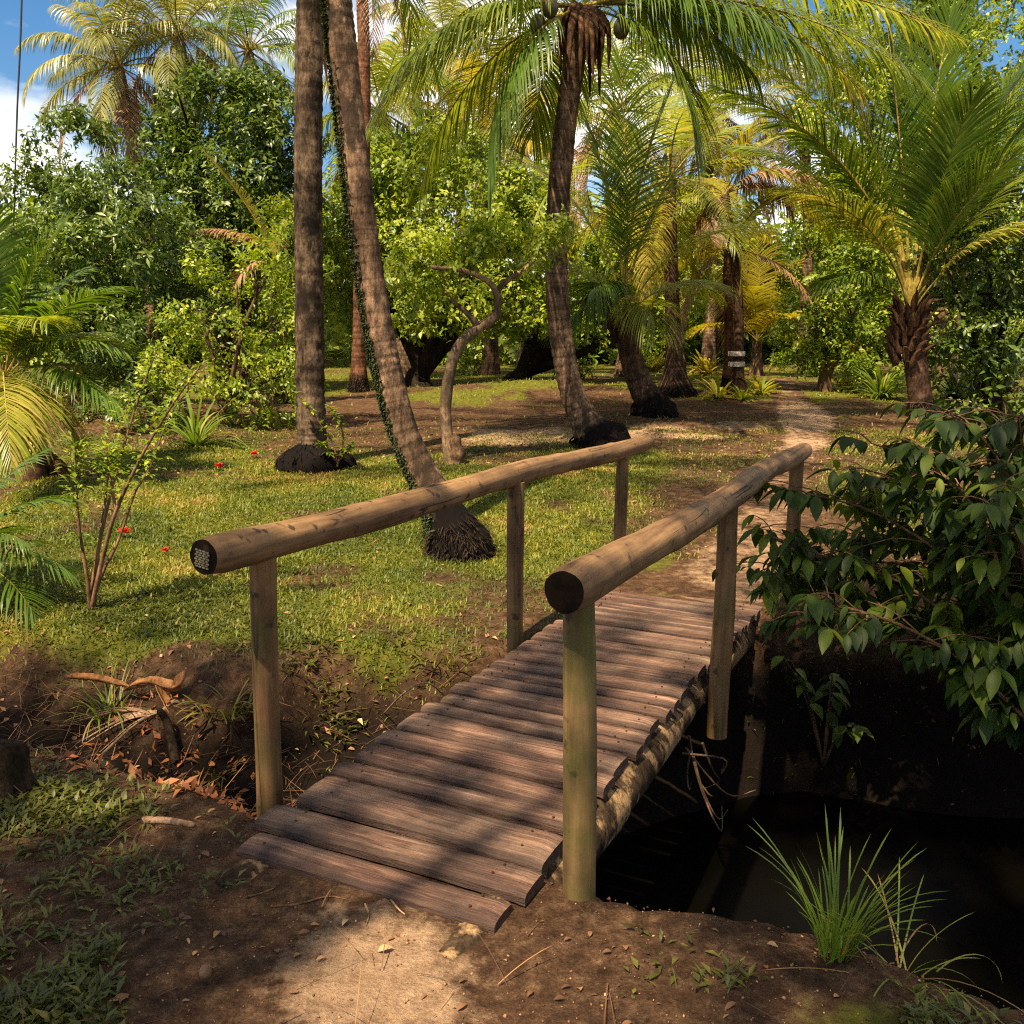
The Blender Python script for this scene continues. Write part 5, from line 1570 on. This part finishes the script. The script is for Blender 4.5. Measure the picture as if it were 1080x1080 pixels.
# a leafy spray growing out of the bank under the far end of the bridge
b = bridge_pt(3.35, 0.95, 0); b[2] = float(ground_z(b[0], b[1]))
sp_ = thing('bank_plant', b, 'small broad leaved plant growing from the bank right beside the deck', 'plant')
m_ = Mesh(); lm_ = Mesh()
for k in range(5):
    e_ = b + np.array([rs.uniform(-0.35, 0.25), rs.uniform(-0.35, 0.1), rs.uniform(0.35, 0.7)])
    P = spline([b, (b + e_) / 2 + [0, 0, 0.1], e_], 10)
    tube(m_, P, np.linspace(0.01, 0.004, 10), 5)
    nlv = 7
    az2 = rs.uniform(0, 6.28, nlv)
    ln = rs.uniform(0.09, 0.15, nlv)
    big_leaves(lm_, P[rs.integers(4, 10, nlv)], np.stack([np.cos(az2), np.sin(az2), rs.uniform(-0.6, 0.3, nlv)], -1), ln, ln * 0.45, np.clip(rs.normal(0.7, 0.25, nlv), 0, 1))
m_.build('stems', M['cane'], sp_)
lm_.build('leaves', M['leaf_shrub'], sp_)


def grass_tuft(label, b, n, L, wd, mat, val, lean=(0.0, 0.6), arch=0.9, rad=0.05):
    o = Mesh()
    az = RNG.uniform(0, 6.28, n)
    off = np.stack([np.cos(az), np.sin(az), np.zeros(n)], -1) * (rad * RNG.uniform(0, 1, n) ** 0.5)[:, None]
    blades(o, b + off - [0, 0, 0.03], az + RNG.normal(0, 0.6, n), RNG.uniform(*lean, n), L * RNG.uniform(0.45, 1.1, n), wd * RNG.uniform(0.7, 1.2, n), np.clip(RNG.normal(*val, n), 0, 1), arch * RNG.uniform(0.3, 1.5, n), 9)
    return tag(o.build('grass_tuft', mat, origin=b), label, 'grass')


tb = on_ground(880, 1006)
grass_tuft('bright green tuft of long arching grass on the creek edge in front', tb, 80, 0.40, 0.0065, M['tuft'], (0.42, 0.22), (0.0, 0.28), 0.55, 0.045)
tb2 = tb + np.array([0.18, -0.05, 0]); tb2[2] = float(ground_z(tb2[0], tb2[1]))
grass_tuft('sparse dark grass with long dry bent stalks right beside the bright tuft', tb2, 30, 0.34, 0.005, M['tuft'], (0.75, 0.3), (0.3, 1.2), 0.9, 0.10)
lt = on_ground(118, 752)
grass_tuft('wispy green tuft of long grass by the dry palm debris in the ditch', lt, 60, 0.42, 0.007, M['tuft'], (0.5, 0.3), (0.1, 0.9), 0.9, 0.08)
lt = on_ground(238, 745)
grass_tuft('small leafy grass clump on the ditch side left of the front left post', lt, 70, 0.2, 0.011, M['weed'], (0.85, 0.2), (0.1, 0.9), 0.8, 0.12)
lt = on_ground(470, 690)
grass_tuft('small grass clump on the far bank beside the middle of the deck', lt, 60, 0.17, 0.008, M['weed'], (0.8, 0.25), (0.1, 0.9), 0.8, 0.16)
lt = on_ground(222, 815)
grass_tuft('short grass growing beside the front left post', lt, 50, 0.14, 0.007, M['weed'], (0.9, 0.2), (0.1, 0.9), 0.8, 0.10)

# ------------------------------------------------------------------ small things on the ground
gf = 'red hibiscus flowers dropped on the lawn'
for (px_, py0, lab) in ((231, 497, 'red flower lying on the lawn below the spiky plant'), (268, 484, 'orange red flower on the lawn nearest the dark bank'), (338, 494, 'red flower lying against the black root boss'), (131, 569, 'red flower on the grass beside the thin cane shrub'), (174, 588, 'small dull red flower on worn grass right of the cane shrub')):
    b = on_ground(px_, py0)
    if px_ == 338: b = b + np.array([0.0, -0.15, 0.04])
    o = Mesh()
    n = 14
    az = np.arange(n) * 2.4; el = np.linspace(0.2, 1.3, n)
    d = np.stack([np.cos(az) * np.cos(el), np.sin(az) * np.cos(el), np.sin(el)], -1)
    sc = 1.0 if px_ != 174 else 0.6
    leaves(o, np.tile(b + [0, 0, 0.05], (n, 1)), d, np.array([0, 0, 1.0]), 0.062 * sc, 0.055 * sc, RNG.uniform(0, 1, n), 0.3, 0.3)
    tag(o.build('red_flower', M['red'], origin=b), lab, 'flower', gf)


def log_piece(name, label, cat, pts, r0, r1, mat, sides=12, rough=0.15, group=None, curve=14):
    o = Mesh()
    P = spline(pts, curve)
    tube(o, P, np.interp(np.linspace(0, 1, curve), [0, 0.08, 0.92, 1], [r0 * 0.7, r0, r1, r1 * 0.5]), sides, rough=rough, seed=len(label))
    return tag(o.build(name, mat, origin=P[0]), label, cat, group)


def lying(pix, lift):
    return [on_ground(*p) + np.array([0, 0, lift]) for p in pix]


log_piece('stick', 'short pale bare stick lying on the grass left of the deck', 'stick', lying([(150, 868), (178, 869), (206, 874)], 0.012), 0.013, 0.011, M['twig'])
log_piece('dead_branch', 'dark dead stick leaning in the ditch below the dry palm sheath', 'stick', [on_ground(186, 808) + [0, 0, 0.02], on_ground(178, 780) + [0, 0, 0.08], at_depth(167, 748, on_ground(186, 808)[1] + 0.15)], 0.024, 0.018, M['stump'])


def sheath(label, P, wid, cup, mat):
    """dry palm sheath: a cupped, tapering strip with torn edges"""
    o = Mesh()
    n = 26
    C = spline(P, n); T = nrm(np.gradient(C, axis=0))
    side = nrm(np.cross(T, [0, 0, 1.0])); up = np.cross(side, T)
    ws_ = np.linspace(-1, 1, 9)
    prof = np.interp(np.linspace(0, 1, n), [0, 0.15, 0.6, 0.9, 1], [0.35, 0.9, 1, 0.7, 0.25]) * (1 + 0.25 * (fbm(np.arange(n) * 0.7, np.zeros(n), 3, 3) - 0.5))
    G = C[:, None] + side[:, None] * (ws_[None, :, None] * wid * prof[:, None, None]) + up[:, None] * ((ws_ ** 2)[None, :, None] * cup * prof[:, None, None])
    back = G - up[:, None] * 0.006
    i_, j_ = np.meshgrid(np.arange(n - 1), np.arange(8), indexing='ij')
    q = np.stack([i_ * 9 + j_, i_ * 9 + j_ + 1, (i_ + 1) * 9 + j_ + 1, (i_ + 1) * 9 + j_], -1).reshape(-1, 4)
    o.add(np.vstack([G.reshape(-1, 3), back.reshape(-1, 3)]), [q, q[:, ::-1] + n * 9])
    rim = []
    for a in range(n - 1):
        rim += [[a * 9, (a + 1) * 9, (a + 1) * 9 + n * 9, a * 9 + n * 9], [a * 9 + 8, a * 9 + 8 + n * 9, (a + 1) * 9 + 8 + n * 9, (a + 1) * 9 + 8]]
    o.add(np.vstack([G.reshape(-1, 3), back.reshape(-1, 3)]), [np.array(rim)])
    return tag(o.build('palm_sheath', mat, origin=C[0]), label, 'dry palm sheath', 'fallen palm sheaths in the ditch')


dY = on_ground(150, 740)[1]
sheath('long brown dry palm sheath pointing left across the grass tuft', [at_depth(70, 714, dY - 0.05), at_depth(100, 717, dY - 0.03), at_depth(135, 724, dY)], 0.032, 0.02, M['spathe'])
sheath('curled orange brown palm sheath with a forked end near the front left post', [at_depth(132, 728, dY), at_depth(160, 722, dY - 0.02), at_depth(185, 728, dY - 0.04), at_depth(196, 708, dY)], 0.04, 0.035, M['spathe'])
sheath('torn orange palm sheath hanging down beside the dead stick', [at_depth(165, 722, dY - 0.06), at_depth(176, 742, dY - 0.08), at_depth(186, 760, dY - 0.1)], 0.035, 0.02, M['spathe'])

# dry flower stalk with many thin rays
rb0 = at_depth(172, 750, dY - 0.1)
o = Mesh()
for k in range(16):
    ex, ey = 62 + 6 * (k % 5) + k * 2.2, 772 + k * 3.0 - 8 * (k % 3)
    e_ = on_ground(ex, ey) + np.array([0, 0, 0.03])
    tube(o, spline([rb0 + [0, 0, -0.01 * (k % 3)], rb0 * 0.55 + e_ * 0.45 + [0, 0, 0.035], e_], 10), np.linspace(0.0055, 0.002, 10), 5)
tube(o, spline([rb0, rb0 + [0.04, 0.02, 0.04], rb0 + [0.09, 0.05, 0.03]], 6), 0.012, 6)
tag(o.build('dry_palm_stalk', M['twig'], origin=rb0), 'fan of thin dry palm flower stalks spread in the ditch', 'dry stalk')

# orange leaves heaped in the ditch
o = Mesh()
n = 900
qx = RNG.uniform(-2.6, -0.85, n)
xs_ = []
for k in range(n):
    xs_.append(BO + BR * RNG.uniform(-2.3, -0.62) + BD * (0.25 + 0.95 * RNG.uniform(0, 1) ** 1.4))
xs_ = np.array(xs_)
p = np.stack([xs_[:, 0], xs_[:, 1], ground_z(xs_[:, 0], xs_[:, 1]) + 0.012], -1)
az = RNG.uniform(0, 6.28, n)
leaves(o, p, np.stack([np.cos(az), np.sin(az), RNG.normal(0.15, 0.35, n)], -1), np.stack([RNG.normal(0, .5, n), RNG.normal(0, .5, n), np.ones(n)], -1), RNG.uniform(0.02, 0.075, n), RNG.uniform(0.012, 0.035, n), RNG.beta(1.0, 2.4, n), RNG.uniform(-0.4, 0.4, n)[:, None], 0.4)
tag(o.build('orange_leaf_litter', M['litter_orange']), 'orange brown fallen leaves gathered in the shallow ditch', 'fallen leaves', kind='stuff')

# stump at the left edge
b = on_ground(5, 838)
o = Mesh()
P = spline([b - [0, 0, 0.1], b + [0.0, 0, 0.1], b + [0.01, 0.02, 0.2]], 10)
tube(o, P, [0.13, 0.12, 0.105, 0.095, 0.09, 0.088, 0.085, 0.083, 0.08, 0.06], 18, rough=0.3, seed=8)
tag(o.build('tree_stump', M['stump'], origin=b), 'black rotten stump at the left edge beside the ditch', 'stump')
b = on_ground(38, 500)
o = Mesh()
P = spline([b + [-0.25, 0, -0.05], b + [-0.1, -0.05, 0.12], b + [0.15, -0.05, 0.1], b + [0.3, 0, -0.05]], 14)
tube(o, P, np.interp(np.linspace(0, 1, 14), [0, .5, 1], [0.1, 0.17, 0.1]), 14, rough=0.3, seed=5)
tag(o.build('fallen_log', M['fibre'], origin=b), 'rotting brown log under the feathery palm at the left edge of the lawn', 'log')

# husks and leaves on the near path
b = on_ground(217, 1030)
o = Mesh()
u, v_ = np.meshgrid(np.linspace(0, 2 * np.pi, 14, endpoint=False), np.linspace(-np.pi / 2, np.pi / 2, 9))
V = np.stack([b[0] + 0.017 * np.cos(v_) * np.cos(u), b[1] + 0.02 * np.cos(v_) * np.sin(u), b[2] + 0.014 + 0.02 * np.sin(v_)], -1).reshape(-1, 3)
o.add(V, [np.array([[r_ * 14 + k, r_ * 14 + (k + 1) % 14, (r_ + 1) * 14 + (k + 1) % 14, (r_ + 1) * 14 + k] for r_ in range(8) for k in range(14)])])
tag(o.build('nut_husk', M['husk'], origin=b), 'small round brown nut husk on the bare soil in front', 'nut')
gl = 'dry leaves on the bare soil in front'
for (px_, py0, lab, az_, L_) in ((120, 1056, 'reddish curled leaf lying lowest on the bare soil', 0.3, 0.045), (310, 1012, 'pale narrow leaf beside the sandy patch', 0.9, 0.03), (192, 1059, 'tiny pale leaf right of the reddish curled leaf', 0.4, 0.022)):
    b = on_ground(px_, py0) + np.array([0, 0, 0.008])
    o = Mesh()
    big_leaves(o, np.array([b]), np.array([[math.cos(az_), math.sin(az_), 0.35]]), np.array([L_]), np.array([L_ * 0.45]), np.array([0.7]))
    tag(o.build('dry_leaf', M['litter'], origin=b), lab, 'leaf', gl)
gt = 'twigs lying in front of the deck'
for (pix, lab) in (([(285, 958), (315, 955), (345, 947), (366, 950)], 'thin dark twig along the front edge of the deck'), ([(258, 948), (275, 944), (290, 938)], 'short dark twig by the left corner of the deck'), ([(385, 955), (389, 966), (386, 978)], 'short pale yellow twig stuck in the sandy patch'), ([(412, 950), (420, 960), (427, 966)], 'tiny whitish twig against the front plank')):
    log_piece('twig', lab, 'twig', lying(pix, 0.005), 0.004, 0.002, M['twig' if 'pale' in lab or 'whitish' in lab else 'cane'], 6, 0.1, gt, 10)

# roots hanging from the log beam
o = Mesh()
b0 = bridge_pt(1.95, 0.52, -0.22)
for k in range(7):
    e_ = b0 + np.array([rs.uniform(-0.05, 0.22), rs.uniform(-0.2, 0.12), rs.uniform(-0.42, -0.15)])
    tube(o, spline([b0 + rs.normal(0, 0.03, 3), (b0 + e_) / 2 + rs.normal(0, 0.05, 3), e_, e_ + rs.normal(0, 0.05, 3)], 14), np.linspace(0.007, 0.002, 14), 5)
tag(o.build('hanging_root', M['root'], origin=b0), 'curled pale roots hanging under the right side of the bridge', 'root')
log_piece('bent_stalk', 'single dry yellow stalk arching beside the left edge of the deck', 'stalk', [on_ground(405, 752), at_depth(430, 728, 4.1), at_depth(452, 721, 4.2), on_ground(470, 735)], 0.004, 0.003, M['twig'], 6)

# overhead cable at the top left
o = Mesh()
tube(o, spline([at_depth(26, -120, 22), at_depth(22, 30, 22), at_depth(18, 120, 22), at_depth(14, 250, 22)], 30), 0.022, 6)
tag(o.build('overhead_cable', M['cable']), 'thin black cable hanging across the sky at the top left', 'cable')

# unseen shade trees behind the camera, crowns placed to shade creek, bank and foreground
gsx = 'unseen shade trees behind the camera'
for (bx, by, blobs_, lab, sd_) in (
        (1.2, -3.9, [(-1.3, -2.1, 8.5, 1.0), (-0.4, -1.6, 8.5, 0.85), (-0.95, -0.35, 8.5, 0.55), (-2.0, -3.0, 8.5, 0.6), (-1.2, -3.3, 8.6, 0.9), (0.5, -1.2, 8.7, 0.8), (-0.95, 0.85, 8.5, 0.6), (-0.3, 1.2, 8.6, 0.5), (0.1, -0.2, 8.6, 0.5), (0.6, 0.5, 8.6, 0.6)], 'unseen tall tree behind the camera with its crown placed to shade the creek', 91),
        (-5.4, -4.4, [(-4.0, -2.4, 8.5, 0.7), (-4.4, -3.4, 8.6, 1.0), (-3.6, -3.9, 8.7, 0.7), (-4.9, -0.3, 8.6, 0.8), (-4.5, -1.5, 8.5, 0.6), (-3.3, -1.7, 8.7, 0.33), (-2.75, -0.75, 8.8, 0.3), (-2.35, 0.1, 8.6, 0.28), (-1.75, -0.55, 8.9, 0.25)], 'unseen tree behind the camera with its crown placed to shade the deck and ditch', 92)):
    b = np.array([bx, by, float(ground_z(bx, by))])
    o = thing('unseen_shade_tree', b, lab, 'tree', gsx)
    bl = [(np.array([x_, y_, z_]), (r_, r_, 0.7)) for x_, y_, z_, r_ in blobs_]
    branch_tree(o, b, [c for c, _ in bl], 0.12, M['bark'], 0.75, sd_)
    foliage(o, bl, M['leaf_dark'], seed=sd_, density=1.1, size=0.15, spread=0.2, holes=0.26)
